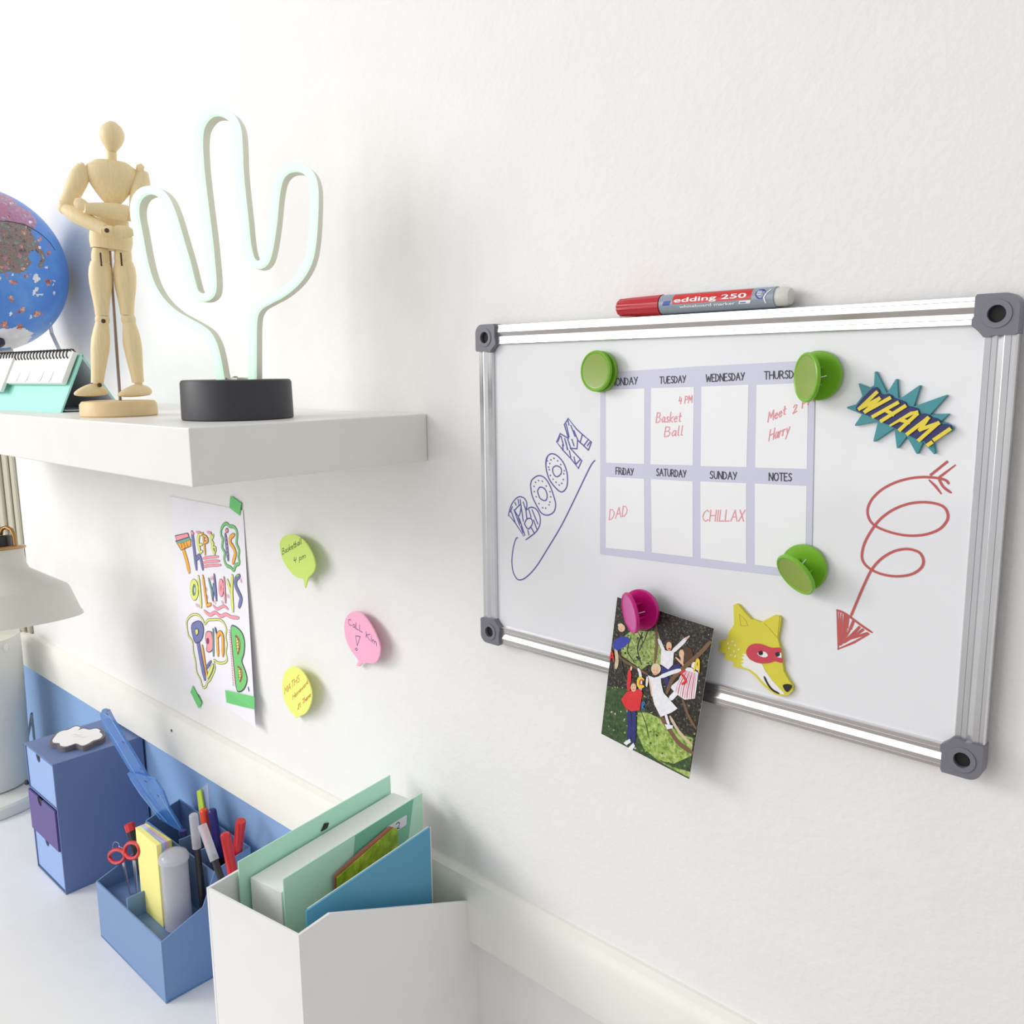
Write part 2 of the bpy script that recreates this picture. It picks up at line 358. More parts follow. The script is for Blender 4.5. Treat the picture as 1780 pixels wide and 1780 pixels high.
boom += [[(140,1035),(200,1110),(280,1235)], [(672,155),(710,97),(790,200),(850,255),(935,325),(905,403),(800,305),(795,390),(730,385),(840,505),(808,580),(740,490),(660,405),(598,325),(632,243),(712,290),(672,155)]]
boom += [[(345,760),(352,700),(372,680)], [(495,550),(497,500),(510,475)]]
boom += [[a, b] for a, b in (((225,880),(232,925)),((245,880),(275,1090)),((275,905),(300,985)),((160,1000),(195,1095)),((185,980),(240,1130)),((150,1000),(170,950)),((195,910),(205,935)),
 ((225,1050),(245,1110)),((235,1060),(290,1225)),((300,985),(310,1060)),((330,980),(350,1050)),((360,980),(415,1115)),((375,1080),(405,1165)),((250,1140),(270,1200)),((320,1180),(330,1225)),((350,1150),(385,1210)),
 ((690,150),(718,275)),((735,165),(775,270)),((765,215),(800,300)),((705,115),(718,160)),((845,255),(825,330)),((925,320),(895,360)),((905,300),(860,360)),((630,265),(610,320)),((640,270),(665,360)),((675,290),(705,400)),((705,300),(735,385)),((745,300),(765,360)),
 ((720,410),(735,470)),((765,470),(780,530)),((820,500),(785,540)),((655,350),(660,400)),((690,330),(700,395)))]
boom += [[p, (p[0]+4, p[1]+4)] for p in ((570,480),(540,495),(605,505),(635,540),(530,530),(518,565),(525,590),(535,645),(562,682),(590,712),(620,738),(645,722),(660,685),(665,630),(670,600),(505,505),
 (420,695),(392,712),(378,752),(458,702),(495,748),(380,803),(398,852),(425,918),(460,958),(490,962),(522,930),(530,903),(538,853),(532,803))]
strokes('drawn_lettering', boom, zB, 0.0011, mat('blue_marker_ink', (88, 84, 158), 0.5), 'blue marker doodle reading BOOM with a long underline')
zA = Zm(1430, 780, 4.811)
arrow = [smooth([(1052,290),(1030,265),(960,245),(840,237),(720,250),(600,285),(490,345),(410,425),(375,510),(390,590),(440,645),(540,690),(660,720),(770,727),(880,712),(980,670),(1040,600),(1045,540),(1010,485),(930,455),(820,447),(700,465),(580,515),(480,590),(410,680),(350,790),(328,890),(345,955),(405,1010),(500,1050),(620,1067),(740,1050),(820,1000),(843,940),(820,880),(770,850),(690,838),(590,860),(490,920),(410,1010),(350,1130),(290,1270),(235,1400)], 5),
 [(905,218),(1040,110)], [(1105,140),(980,235),(970,250)], smooth([(970,250),(1010,320),(1070,365)], 4), [(893,265),(945,315),(988,372)],
 smooth([(120,1350),(175,1372),(240,1415),(320,1475),(410,1535)], 3), [(385,1550),(260,1620),(130,1675)], [(120,1350),(128,1500),(130,1675)]]
for k, (a, b) in enumerate(zip([(135,1640),(140,1635),(155,1630),(170,1620),(180,1600),(150,1640),(185,1620),(200,1600)], [(140,1375),(160,1385),(180,1390),(205,1410),(250,1440),(300,1490),(330,1510),(365,1540)])):
    arrow.append([a, ((a[0]+b[0])/2+8, (a[1]+b[1])/2), b])
    if k > 1: arrow.append([((a[0]*.4+b[0]*.6)+14, a[1]*.4+b[1]*.6), (b[0]+8, b[1]+4)])
strokes('drawn_arrow', arrow, zA, 0.0016, mat('red_marker_ink', (190, 88, 86), 0.5), 'looping red marker arrow pointing down left')

# weekly planner sheet
zC = Zm(990, 590, 3.633); YS = YP-0.0006
pl = MB(); fs_ = lambda p, k=0: W(*zC(p), YS-0.00012*k)
pl.prism([[fs_(p) for p in ((194,212),(800,172),(1400,140),(1552,132),(1546,500),(1538,900),(1526,1510),(1300,1488),(750,1424),(192,1354))]], (0, 0.0003, 0), 0)
for c in (((230,318),(474,310),(472,787),(231,779)), ((515,308),(786,300),(779,795),(512,790)), ((833,298),(1131,286),(1118,807),(828,800)), ((1181,288),(1507,274),(1499,818),(1172,810)),
          ((231,868),(472,880),(475,1340),(229,1316)), ((514,882),(778,897),(779,1376),(520,1346)), ((826,897),(1116,908),(1116,1418),(828,1382)), ((1170,910),(1498,926),(1489,1462),(1170,1423))):
    pl.poly([fs_(p, 1) for p in c], 1)
for tx, a, b, h in (('MONDAY',(262,294),(428,282),45),('TUESDAY',(570,279),(733,271),42),('WEDNESDAY',(862,268),(1103,256),46),('THURSDAY',(1230,252),(1482,240),48),
                    ('FRiDAY',(292,851),(403,858),42),('SATURDAY',(548,860),(735,871),44),('SUNDAY',(886,878),(1055,885),46),('NOTES',(1260,891),(1402,894),48)):
    for l in script(tx, a, b, h): pl.ribbon([fs_(p, 2) for p in l], 0.0007, (0, -1, 0), 2)
for tx, a, b, h, s in (('4 PM',(690,408),(772,398),44,.1),('Basket',(545,525),(700,520),62,.15),('Ball',(598,614),(712,606),62,.15),('Meet',(1252,522),(1362,474),62,.1),('2 PM',(1410,468),(1540,392),48,.1),
                       ('Harry',(1258,642),(1385,592),72,.15),('DAD',(250,1140),(362,1112),66,.1),('CHILLAX',(838,1148),(1100,1148),70,.12)):
    for l in script(tx, a, b, h, s): pl.ribbon([fs_(p, 2) for p in l], 0.0008, (0, -1, 0), 3)
o = pl.build('weekly_planner', [mat('lavender_print', (203, 203, 224), 0.35), mat('planner_white', (238, 238, 241), 0.3), mat('print_black', (48, 46, 60), 0.5), mat('pink_pen_ink', (232, 150, 158), 0.5)], smooth=False, fixn=False)
tag(o, 'lavender weekly planner sheet with eight day boxes clipped to the whiteboard', 'planner')

# round clip magnets
def clip(pb, pf, nf, yf, col, label, group, YP=YP):
    cb = W(*pb, YP-0.004); r = 0.0166
    cf = W(*pf, yf); n = Vector(nf).normalized()
    t = thing('clip_magnet', (cb.x, YP, cb.z-r), label, 'magnet', group)
    g1, g2 = col
    bk = MB().lathe([(r-.001, 0), (r, .0006), (r, .0030), (r-.0006, .0036), (0, .0036)], (cb.x, YP-0.0012, cb.z), (0, -1, 0), n=56).build('back_disc', g1, t)
    MB().lathe([(r-.0010, 0), (r-.0010, .0012)], (cb.x, YP-0.0002, cb.z), (0, -1, 0), n=48).build('magnet_plate', mat('magnet_dark', (50, 60, 40), 0.6), bk)
    fr = MB().lathe([(0, -.0012), (r-.0012, -.0012), (r-.0002, -.0004), (r, .0008), (r-.0004, .0018), (r-.0012, .0022), (r-.0020, .0019), (r-.0026, .0013), (0, .0013)], cf, n, n=56).build('front_disc', [g1], t)
    MB().lathe([(r-.0024, .0011), (r-.0025, .0016), (r-.004, .0014), (0, .0014)], cf, n, n=56).build('face', [g2], fr)
    hb = MB(); ax = Vector((0, -1, 0)).cross(n)
    if ax.length < 1e-3: ax = Vector((0, 0, 1))
    ax.normalize(); cy = (cb.y+cf.y)/2
    for s in (-1, 1):
        a = Vector((cb.x, YP-0.004, cb.z))+ax*s*0.005; b = cf-n*0.001+ax*s*0.005; e = (ax.cross(Vector((0, 1, 0)))).normalized()
        hb.prism([[a-e*.004, a+e*.004, b+e*.003, b-e*.003]], ax*0.0015*s)
    hb.build('hinge', g1, t)
    e = ax.cross(n).normalized()
    if e.dot(Vector((cf.x-cb.x, 0, cf.z-cb.z))) > 0: e = -e
    MB().tube([cf-n*.0012+e*.004, cf-n*.0015+e*.013, Vector((cb.x, YP-.006, cb.z))+e*.0135], 0.00035, n=6).build('spring_wire', mat('spring_steel', (210, 212, 205), 0.3, metal=0.7), t)
    return t
green = (mat('green_plastic_back', (122, 182, 44), 0.3), mat('green_plastic', (140, 166, 74), 0.28))
pinkm = (mat('magenta_plastic_back', (196, 22, 122), 0.3), mat('magenta_plastic', (196, 62, 148), 0.28))
clip((1042,646), (1037,645), (-0.10,-1,0.02), -0.0205, green, 'green round clip magnet covering the M of MONDAY', 'green clip magnets')
clip((1421,653), (1404,656), (-0.62,-0.78,0.0), -0.0265, green, 'green round clip magnet on the top right planner corner', 'green clip magnets')
clip((1396,987), (1384,998), (-0.36,-0.80,-0.50), -0.0265, green, 'green round clip magnet on the bottom right planner corner', 'green clip magnets')
clip((1113,1060), (1097,1065), (-0.56,-0.82,-0.14), -0.0390, pinkm, 'pink round clip magnet holding the family photograph', None, -0.0225)

# WHAM magnet
zW = Zm(1440, 630, 7.12); t_ = W(*zW((900, 620)), YP)
t = thing('lettered_magnet', (t_.x, YP, t_.z-.02), 'teal starburst magnet with yellow lettering WHAM above the red arrow', 'magnet')
star = [(390,258),(530,315),(583,280),(592,112),(612,112),(745,380),(852,205),(870,205),(885,440),(915,440),(1145,280),(1158,290),(1078,540),(1480,398),(1490,410),(1283,640),(1500,632),(1505,645),(1405,735),(1480,745),(1565,800),(1560,840),(1320,970),(1342,1120),(1328,1135),(1190,990),(1125,1130),(1108,1128),(990,915),(880,1060),(864,1058),(835,815),(590,980),(573,972),(630,730),(355,785),(345,770),(435,640),(250,565),(250,548),(360,518),(440,415)]
MB().prism([[W(*zW(p), YP-.0001) for p in star]], (0, -0.003, 0)).build('starburst', mat('teal_rubber', (64, 146, 156), 0.5), t, smooth=False, bevel=0.0003)
navy = [(345,555),(440,430),(550,315),(600,305),(635,335),(650,385),(700,400),(740,385),(790,405),(810,435),(890,460),(960,490),(985,540),(1050,550),(1115,570),(1140,640),(1200,632),(1260,650),(1290,680),(1345,690),(1392,720),(1400,770),(1450,760),(1530,775),(1535,820),(1300,990),(1245,1035),(1195,985),(1200,960),(1120,960),(1000,895),(890,845),(760,775),(640,725),(540,675),(440,635),(352,595)]
MB().prism([[W(*zW(p), YP-.003) for p in navy]], (0, -0.0012, 0)).build('letter_backing', mat('navy_rubber', (34, 36, 104), 0.5), t, smooth=False, bevel=0.0002)
yl = MB(); fw = lambda p: W(*zW(p), YP-.0042)
for l in ([(600,372),(390,572),(632,448),(462,608),(762,442)], [(860,500),(560,668)], [(950,542),(662,722)], [(712,590),(806,640)], [(780,775),(1030,630),(1092,615),(1098,640),(890,832)], [(900,712),(1000,738)],
          [(985,882),(1235,690),(1140,830),(1362,752),(1128,958)], [(1502,828),(1318,952)], [(1278,992),(1240,1018)]):
    yl.ribbon([fw(p) for p in l], 0.0023, (0, -1, 0), thick=0.0010)
yl.build('letters', mat('yellow_rubber', (234, 212, 60), 0.5), t, smooth=False)

# fox magnet
zF = Zm(1230, 1030, 8.9)
fx = [(430,180),(470,165),(510,180),(600,290),(705,400),(780,420),(860,450),(950,395),(1050,345),(1130,350),(1165,385),(1150,520),(1115,700),(1145,820),(1175,1000),(1205,1200),(1290,1350),(1345,1430),(1345,1500),(1280,1570),(1180,1582),(1090,1565),(980,1500),(870,1400),(760,1270),(660,1190),(570,1155),(420,1130),(440,1060),(280,1005),(310,930),(190,890),(240,820),(210,740),(330,730),(360,600),(440,480),(436,330)]
c0 = W(*zF((760, 900)), YP)
t = thing('animal_magnet', (c0.x, YP, c0.z-.025), 'yellow fox head magnet wearing a red eye mask', 'magnet')
MB().prism([[W(*zF(p), YP-.0001) for p in fx]], (0, -0.0032, 0)).build('head', mat('fox_yellow', (216, 206, 62), 0.5), t, smooth=False, bevel=0.0004)
def fpoly(name, ps, m, y, th=.0003, strokes_=()):
    b = MB()
    for p_ in ps: b.prism([[W(*zF(q), YP-.0033-y) for q in p_]], (0, -th, 0))
    for l, w in strokes_: b.ribbon([W(*zF(q), YP-.0033-y) for q in l], w, (0, -1, 0), thick=th)
    return b.build(name, m, t, smooth=False)
fpoly('muzzle', [[(590,950),(660,1040),(760,1085),(840,1100),(900,1220),(1010,1370),(1120,1490),(1190,1560),(1180,1578),(1090,1562),(985,1495),(875,1395),(765,1268),(665,1190),(550,1150),(520,1110),(570,1090),(515,1060),(570,1045),(525,1000),(580,985),(530,950)]], mat('rubber_white', (236, 236, 234), 0.5), 0)
mk = fpoly('eye_mask', [smooth([(600,900),(640,830),(720,792),(820,795),(920,830),(1000,855),(1110,850),(1140,880),(1140,950),(1160,1010),(1165,1070),(1130,1085),(1040,1060),(960,1085),(860,1095),(760,1080),(660,1030),(610,960)], 3, True)], mat('rubber_red', (202, 62, 82), 0.5), .0003)
fpoly('eye_white', [smooth([(780,930),(850,912),(900,925),(935,970),(900,1000),(830,990),(785,960)], 3, True), [(1050,975),(1090,940),(1138,930),(1148,1008),(1095,1002)]], MATS['rubber_white'], .0006)
fpoly('pupil', [circ(822,935,35,35), circ(1082,955,35,35)], mat('rubber_black', (28, 26, 30), 0.5), .0009)
fpoly('nose', [smooth([(1170,1430),(1230,1415),(1295,1430),(1300,1470),(1230,1540),(1175,1470)], 3, True)], MATS['rubber_black'], .0003)
fpoly('mouth', [], MATS['rubber_black'], .0003, strokes_=[(smooth([(880,1305),(930,1410),(1000,1500),(1100,1558)], 4), .0014)])
fpoly('ear_line', [], mat('fox_line_print', (178, 162, 42), 0.5), 0, .0001, [(l, .0003) for l in ([(490,335),(515,510),(625,510),(590,430),(490,335)], [(870,470),(960,560),(1080,700),(1100,540),(1115,380)])])  # thin darker yellow strokes drawing the ears
fpoly('cheek_spot', [circ(x, y, 11, 16, 8, .4) for x, y in ((385,755),(315,785),(425,815),(330,860),(485,880),(410,910),(360,970),(430,985))], MATS['rubber_white'], 0, .0002)

# red whiteboard marker lying on the frame
MX0, MX1, MR = W(1078, 540, -.009).x, W(1374, 520, -.009).x, 0.0073
mc = Vector((0, -0.0095, ZT+MR+0.0002))
t = thing('marker_pen', ((MX0+MX1)/2, mc.y, mc.z-MR), 'red capped whiteboard marker lying on top of the board frame', 'marker')
MX = lambda px: W(px, 528, -.009).x
cap = MB(); n_ = 48; xs = [(MX0, .0058), (MX0+.0015, .0069), (MX0+.018, .0074), (MX(1153), .0078)]
vs = []
for x, r in xs:
    for j in range(n_):
        rr = r - (0.00035 if (j % 4 in (0, 1) and x < MX0+.019) else 0); vs.append((x, mc.y+rr*math.cos(2*PI*j/n_), mc.z+rr*math.sin(2*PI*j/n_)))
cap.add(vs, [(i*n_+j, i*n_+(j+1)%n_, (i+1)*n_+(j+1)%n_, (i+1)*n_+j) for i in range(3) for j in range(n_)]+[tuple(range(n_)), tuple(range(3*n_, 4*n_))])
cap.build('cap', mat('marker_red', (188, 34, 44), 0.3), t, angle=25)
x0b, x1b = MX(1153), MX(1352)
MB().lathe([(.0050, 0), (.0050, .0006), (MR, .0006), (MR, x1b-x0b)], (x0b, mc.y, mc.z), (1, 0, 0), n=48).build('barrel', mat('marker_grey', (146, 158, 170), 0.3), t)
MB().lathe([(MR-.0008, 0), (MR-.0008, .0070), (.0055, .0098), (.002, .0105), (0, .0105)], (x1b, mc.y, mc.z), (1, 0, 0), n=40).build('end_plug', mat('plug_grey', (214, 212, 206), 0.4), t)
lb = MB()
def cyl(x, v, k): a = v/MR+0.14; r = MR+0.00012*k; return Vector((x, mc.y-r*math.cos(a), mc.z+r*math.sin(a)))
def cpatch(x0, x1, v0, v1, k, m, skew=0.0):
    n = 10
    lb.add([cyl(x+(skew*i/n), v0+(v1-v0)*i/n, k) for i in range(n+1) for x in (x0, x1)], [(2*i, 2*i+1, 2*i+3, 2*i+2) for i in range(n)], m)
def ctext(tx, x0, x1, v0, h, k, m, bold=0.0):
    cu = bpy.data.curves.new('t', 'FONT'); cu.body = tx; cu.offset = bold; cu.resolution_u = 4
    ob = bpy.data.objects.new('t', cu); COL.objects.link(ob); dg = bpy.context.evaluated_depsgraph_get()
    me = bpy.data.meshes.new_from_object(ob.evaluated_get(dg)); vs = [v.co.copy() for v in me.vertices]
    fs = [tuple(p_.vertices) for p_ in me.polygons]
    lo = min(v.x for v in vs); hi = max(v.x for v in vs); sc = h/0.7
    lb.add([cyl(x0+(v.x-lo)/(hi-lo)*(x1-x0), v0+v.y*sc, k) for v in vs], fs, m)
    bpy.data.objects.remove(ob); bpy.data.curves.remove(cu); bpy.data.meshes.remove(me)
cpatch(MX(1178), MX(1314), -.0018, .0072, 1, 0); ctext('edding 250', MX(1181), MX(1306), -.0004, .0032, 3, 1, .018)
ctext('whiteboard marker', MX(1190), MX(1287), -.0046, .0019, 3, 1, .02)
cpatch(MX(1161), MX(1173), -.0022, .0010, 1, 2, .0012); cpatch(MX(1292), MX(1312), -.0046, -.0024, 2, 1, .001); cpatch(MX(1295), MX(1305), -.0040, -.0034, 3, 2)
cb_ = [(MX(1330)+.0038*math.cos(2*PI*i/20), .0016+.0038*math.sin(2*PI*i/20)) for i in range(20)]
lb.add([cyl(x, v, 2) for x, v in cb_], [tuple(range(20))], 2)
for x, v0, v1, sk in ((MX(1338), -.0052, .0052, .0030),): 
    cpatch(x, x+.0010, -.0052, -.0008, 3, 1, -.0012); cpatch(x-.0008, x+.0003, -.0008, .0014, 3, 1, .001); cpatch(x+.0004, x+.0014, .0014, .0045, 3, 1, .003)
for i in range(3): cpatch(MX(1324), MX(1332), .0008+.0012*i, .0013+.0012*i, 3, 1)
lb.build('printed_label', [mat('label_red', (208, 44, 40), 0.35), mat('label_white', (244, 244, 246), 0.4), mat('label_blue', (52, 64, 168), 0.4)], t, smooth=False, fixn=False)

# family photograph held by the pink magnet
zP = Zm(1030, 1010, 4.944)
tl = W(1073, 1038, -0.020)
PN = Vector((0.10, 1, 0.0)).normalized(); P0 = Vector((tl.x, -0.0178, tl.z))
def ph(p, k=0): return onp(*zP(p), P0-PN*0.00008*k, PN)
pm = MB()
PC = [(150,138,128),(44,42,40),(58,86,48),(176,196,108),(120,92,68),(222,52,58),(236,236,242),(50,54,120),(232,190,160),(84,58,44),(222,206,170),(238,206,52),(232,170,186),(60,70,170),(50,120,200),(210,190,160)]
PM = [mat('photo_back', (225, 222, 220), 0.4), ramp_mat('photo_foliage', [(0.30, (18, 15, 18)), (0.50, (46, 40, 40)), (0.60, (80, 80, 62)), (0.70, (170, 168, 152))], 520, rough=0.3),
      ramp_mat('photo_dark_grass', [(0.3, (34, 44, 32)), (0.55, (66, 92, 54)), (0.75, (108, 128, 80))], 350, rough=0.3), ramp_mat('photo_bright_grass', [(0.32, (70, 100, 46)), (0.5, (150, 180, 84)), (0.7, (214, 224, 150))], 260, rough=0.3)]
PM += [mat('photo_%s' % n, c, 0.3, var=0.08, vscale=300) for n, c in zip(('bark','red','white','denim','skin','brown_hair','blond_hair','yellow','pink','indigo','blue','bare_wood'), PC[4:])]
PM.append(ramp_mat('photo_leaf_light', [(0.3, (60, 74, 44)), (0.5, (150, 172, 92)), (0.68, (206, 216, 160))], 380, rough=0.3)); PM.append(mat('photo_stripe', (206, 70, 100), 0.3))
BARK, RED, PWH, DEN, SKIN, BRN, BLN, YEL, PNK, IND, BLU, BRW, LEAF, STR = range(4, 18)
corners = [(213,138),(1043,408),(830,1702),(75,1312)]
pm.prism([[ph(p) for p in corners]], PN*0.0003, 1, 0)
def pp(pts, m, k): pm.poly([ph(p, k) for p in pts], m)
def ps(pts, w, m, k): pm.ribbon([ph(p, k) for p in smooth(pts, 3)], w*0.000096, -PN, m)
pp([(330,430),(560,430),(600,560),(590,720),(480,720),(420,760),(250,640),(240,500)], LEAF, 1)
pp([(126,900),(300,930),(430,960),(470,1130),(600,1180),(760,1300),(866,1340),(828,1695),(80,1308)], 2, 1)
pp([(390,1130),(470,1130),(600,1190),(760,1320),(866,1350),(850,1500),(700,1570),(560,1540),(440,1440),(380,1300)], 3, 2)
pp([(560,1540),(700,1600),(838,1640),(832,1690),(640,1590)], 3, 2)
rp2 = random.Random(3)
for i in range(420):
    x = rp2.uniform(90, 1030); y = rp2.uniform(180, 1650)
    if not all(((corners[(j+1)%4][0]-a[0])*(y-a[1])-(corners[(j+1)%4][1]-a[1])*(x-a[0])) > 12*math.hypot(corners[(j+1)%4][0]-a[0], corners[(j+1)%4][1]-a[1]) for j, a in enumerate(corners)): continue
    r_ = rp2.uniform(4, 13); lawn = y > 900+max(0, (x-300))*.55; mid = 380 < y < 760 and 230 < x < 620
    m_ = rp2.choice((2, 3, 3, BRW)) if lawn else rp2.choice((1, LEAF, 2)) if mid else rp2.choice((LEAF, BARK, BRW, PWH) if r_ < 6 else (1, 2, BARK, 1))
    pm.poly([ph((x+r_*math.cos(a+i)*(.6+.5*rp2.random()), y+r_*math.sin(a+i)*(.6+.5*rp2.random())), 2.6) for a in (0, 1.3, 2.5, 3.8, 5.0)], m_)
for l, w in (([(430,440),(385,580),(420,720)], 12), ([(330,480),(300,600),(360,700)], 9), ([(480,420),(440,520),(400,600)], 8), ([(390,440),(430,520),(410,560)], 7), ([(250,640),(270,800),(330,860)], 9)): ps(l, w, 1, 3)
ps([(548,370),(550,540),(535,700)], 26, BARK, 3)
ps([(170,555),(240,660),(370,745),(470,800)], 24, BARK, 3); ps([(590,1170),(650,1260),(740,1390),(850,1470)], 46, BARK, 3)
ps([(670,1170),(740,1290),(850,1410)], 30, BRW, 3); ps([(780,1030),(820,1150),(885,1262)], 28, BARK, 3); ps([(420,1130),(460,1230),(480,1340)], 10, 2, 3)
# boy in white shirt
ps([(600,770),(640,860),(650,900)], 52, DEN, 4); ps([(740,730),(670,775),(600,760)], 48, DEN, 4)
pp([(590,580),(640,600),(700,600),(690,720),(650,760),(585,715)], PWH, 5); ps([(612,600),(590,550),(572,510)], 36, PWH, 5); ps([(690,605),(750,550),(800,500)], 34, PWH, 5); ps([(800,500),(830,475)], 16, SKIN, 5)
pp(circ(655,528,32,28), BRN, 5); pp(circ(657,560,24,38), SKIN, 6); pp(circ(660,582,12,8), RED, 7)
# girl in pink skirt
ps([(770,900),(700,980),(670,1010)], 42, PWH, 4)
pp([(790,740),(850,745),(908,790),(895,900),(880,1010),(790,1020),(720,970),(665,910),(740,850)], PWH, 5)
for i in range(9): ps([(800+i*11, 770+i*3), (735+i*17, 880+i*9), (715+i*19, 955+min(i,4)*14)], 8, (STR if i % 2 else PNK), 6)
pp([(750,600),(800,560),(850,580),(870,660),(850,730),(790,735),(750,690)], BRN, 6); ps([(770,620),(770,700)], 30, SKIN, 7); pp(circ(765,625,22,36), SKIN, 7); ps([(780,720),(720,660)], 20, SKIN, 7)
pp([(845,690),(900,700),(905,770),(850,740)], PWH, 6)
ps([(1010,525),(920,625),(800,730),(690,840),(640,960)], 34, BARK, 7)
# girl in white dress
ps([(630,1150),(640,1190),(655,1230)], 30, PWH, 6); ps([(600,1150),(570,1120)], 20, PWH, 6); pp([(620,1230),(690,1240),(690,1265),(640,1275)], PWH, 6)
pp([(475,810),(530,830),(585,815),(590,880),(610,960),(730,1095),(680,1130),(585,1168),(530,1060),(500,930)], PWH, 8); ps([(580,825),(670,790),(750,765)], 32, PWH, 8); ps([(485,840),(500,920),(510,985)], 16, SKIN, 8); ps([(470,830),(465,900)], 22, PWH, 8)
pp(circ(545,755,42,48), BLN, 9); pp(circ(540,775,26,34), SKIN, 10); ps([(528,770),(532,770)], 5, BRN, 11); ps([(550,772),(554,772)], 5, BRN, 11); ps([(533,795),(547,797)], 5, RED, 11)
# child in red shirt
ps([(312,1120),(318,1240),(310,1360)], 48, DEN, 6); ps([(358,1120),(355,1240),(348,1390)], 48, DEN, 6); pp([(265,1390),(320,1355),(330,1385),(290,1412)], PWH, 7); pp([(305,1435),(350,1390),(365,1420),(335,1462)], PWH, 7)
pp([(245,1020),(290,955),(330,945),(410,925),(428,960),(405,1110),(330,1118),(285,1095)], RED, 8); ps([(310,930),(315,850),(318,780)], 44, RED, 8); ps([(330,760),(335,740)], 22, SKIN, 8)
ps([(400,960),(415,900),(410,800),(395,760)], 30, PWH, 7); pp(circ(350,895,32,32), BRN, 9); pp(circ(352,915,24,36), SKIN, 10); ps([(342,905),(346,905)], 5, BRN, 11); ps([(360,905),(364,905)], 5, BRN, 11); ps([(345,932),(360,932)], 5, RED, 11)
# child in blue at the left
pp([(170,540),(200,500),(250,475),(300,480),(325,510),(280,560),(215,600),(185,580)], IND, 5); pp(circ(250,405,30,32), SKIN, 6); pp(circ(240,380,24,16), BLN, 7); ps([(200,590),(210,680),(200,740)], 40, BRW, 4)
# hanging letters
ps([(435,845),(405,835),(390,870),(400,910),(435,905)], 26, YEL, 11); ps([(432,850),(410,850),(405,885),(432,893)], 9, RED, 12)
ps([(870,770),(895,690),(912,680),(912,775)], 20, YEL, 11); ps([(885,735),(915,735)], 14, YEL, 11)
ps([(790,770),(760,790),(790,835),(800,865),(770,885)], 20, RED, 11); ps([(150,680),(165,605),(182,690)], 16, RED, 11); ps([(155,655),(178,655)], 12, RED, 11)
ps([(425,1100),(430,1045),(450,1050),(430,1075),(445,1100)], 12, BLU, 11)
o = pm.build('photograph', PM, smooth=False, fixn=False)
tag(o, 'colour print of children climbing in a tree hanging off the board edge', 'photograph')

# ------------------------------------------------------------------ poster and tape
zQ = Zm(280, 850, 4.34)
PX0, PX1, PZ1, PZ0 = -1.2345, -1.0262, -0.1795, -0.4765
def lift(x, z):
    u = max(0, (x-(PX1-0.12))/0.13); v = max(0, min(1, (PZ1-0.03-z)/(PZ1-PZ0))); return 0.0012+0.011*u*u*v
def po(p, k=0):
    y = -0.002
    for _ in range(12): q = W(*zQ(p), y); y = -lift(q.x, q.z)
    return Vector((q.x, y-0.0003-0.00011*k, q.z))
b = MB(); NX, NZ = 24, 12; vs = []
for i in range(NX+1):
    for j in range(NZ+1):
        z = PZ1+(PZ0-PZ1)*j/NZ; x = PX0+(PX1+.016*(j/NZ)**1.5-PX0)*i/NX; vs.append((x, -lift(x, z), z))
b.add(vs, [(i*(NZ+1)+j, (i+1)*(NZ+1)+j, (i+1)*(NZ+1)+j+1, i*(NZ+1)+j+1) for i in range(NX) for j in range(NZ)], 0)
CN = {}
def cidx(n, c):
    if n not in CN: CN[n] = (len(CN)+1, mat('crayon_'+n, c, 0.6, var=0.06, vscale=300))
    return CN[n][0]
INK = cidx('outline', (70, 58, 82)); ORG = cidx('orange', (246, 178, 64)); PK = cidx('pink', (246, 160, 172)); LIL = cidx('slate', (118, 124, 178)); TEA = cidx('teal', (120, 176, 164)); YE = cidx('lime', (226, 236, 122)); GR = cidx('green', (122, 206, 122)); RD = cidx('red', (190, 60, 80))
MMP = 0.000175*1.6
def inked(pts, w, c, k=1, closed=False, sm=3, ol=5):
    q = smooth(pts, sm, closed) if sm else pts
    P3 = lambda kk: [po(p, kk) for p in q]
    if ol: b.ribbon(P3(k), (w+ol)*MMP, (0, -1, 0), INK, closed)
    b.ribbon(P3(k+1), w*MMP, (0, -1, 0), c, closed)
def blob(pts, c, k=1, sm=3, ol=4):
    q = smooth(pts, sm, True) if sm else pts
    b.poly([po(p, k+1) for p in q], c)
    if ol: b.ribbon([po(p, k+2) for p in q], ol*MMP, (0, -1, 0), INK, True)
# There
blob([(112,392),(225,380),(228,430),(190,445),(155,462)], ORG, 1, 0); inked([(168,450),(195,540),(212,618)], 30, ORG, 1); inked([(125,400),(215,375)], 20, TEA, 3, ol=2); blob([(110,352),(205,332),(215,362),(122,392)], PK, 4, 0)
for x in (150,172,194): inked([(x,410),(x+10,438)], 8, ORG, 5, ol=2)
inked([(236,330),(252,460),(268,598)], 24, LIL, 2); inked([(232,325),(245,335)], 16, PK, 5, ol=2); inked([(270,530),(290,505),(305,540),(316,600)], 20, LIL, 3)
inked([(288,340),(282,400),(298,478)], 20, YE, 3); inked([(290,345),(310,340)], 12, YE, 5, ol=3); inked([(292,420),(312,418)], 12, YE, 5, ol=3); inked([(298,474),(314,470)], 12, YE, 5, ol=3); inked([(270,325),(300,328)], 10, PK, 6, ol=2)
inked([(318,335),(328,410),(335,490)], 14, ORG, 3); inked([(322,350),(348,365),(352,395),(328,405)], 12, ORG, 5)
inked([(372,335),(385,360),(378,390),(395,410),(388,440),(405,485)], 16, YE, 3); inked([(392,370),(398,345)], 9, YE, 5, ol=3); inked([(398,440),(415,440),(412,475)], 9, YE, 5, ol=3); inked([(352,325),(380,330)], 10, PK, 6, ol=2)
for y in (520,552,583): inked([(318,y+4),(370,y-6),(432+(y-520)*.3,y-10)], 12, PK, 1, ol=3)
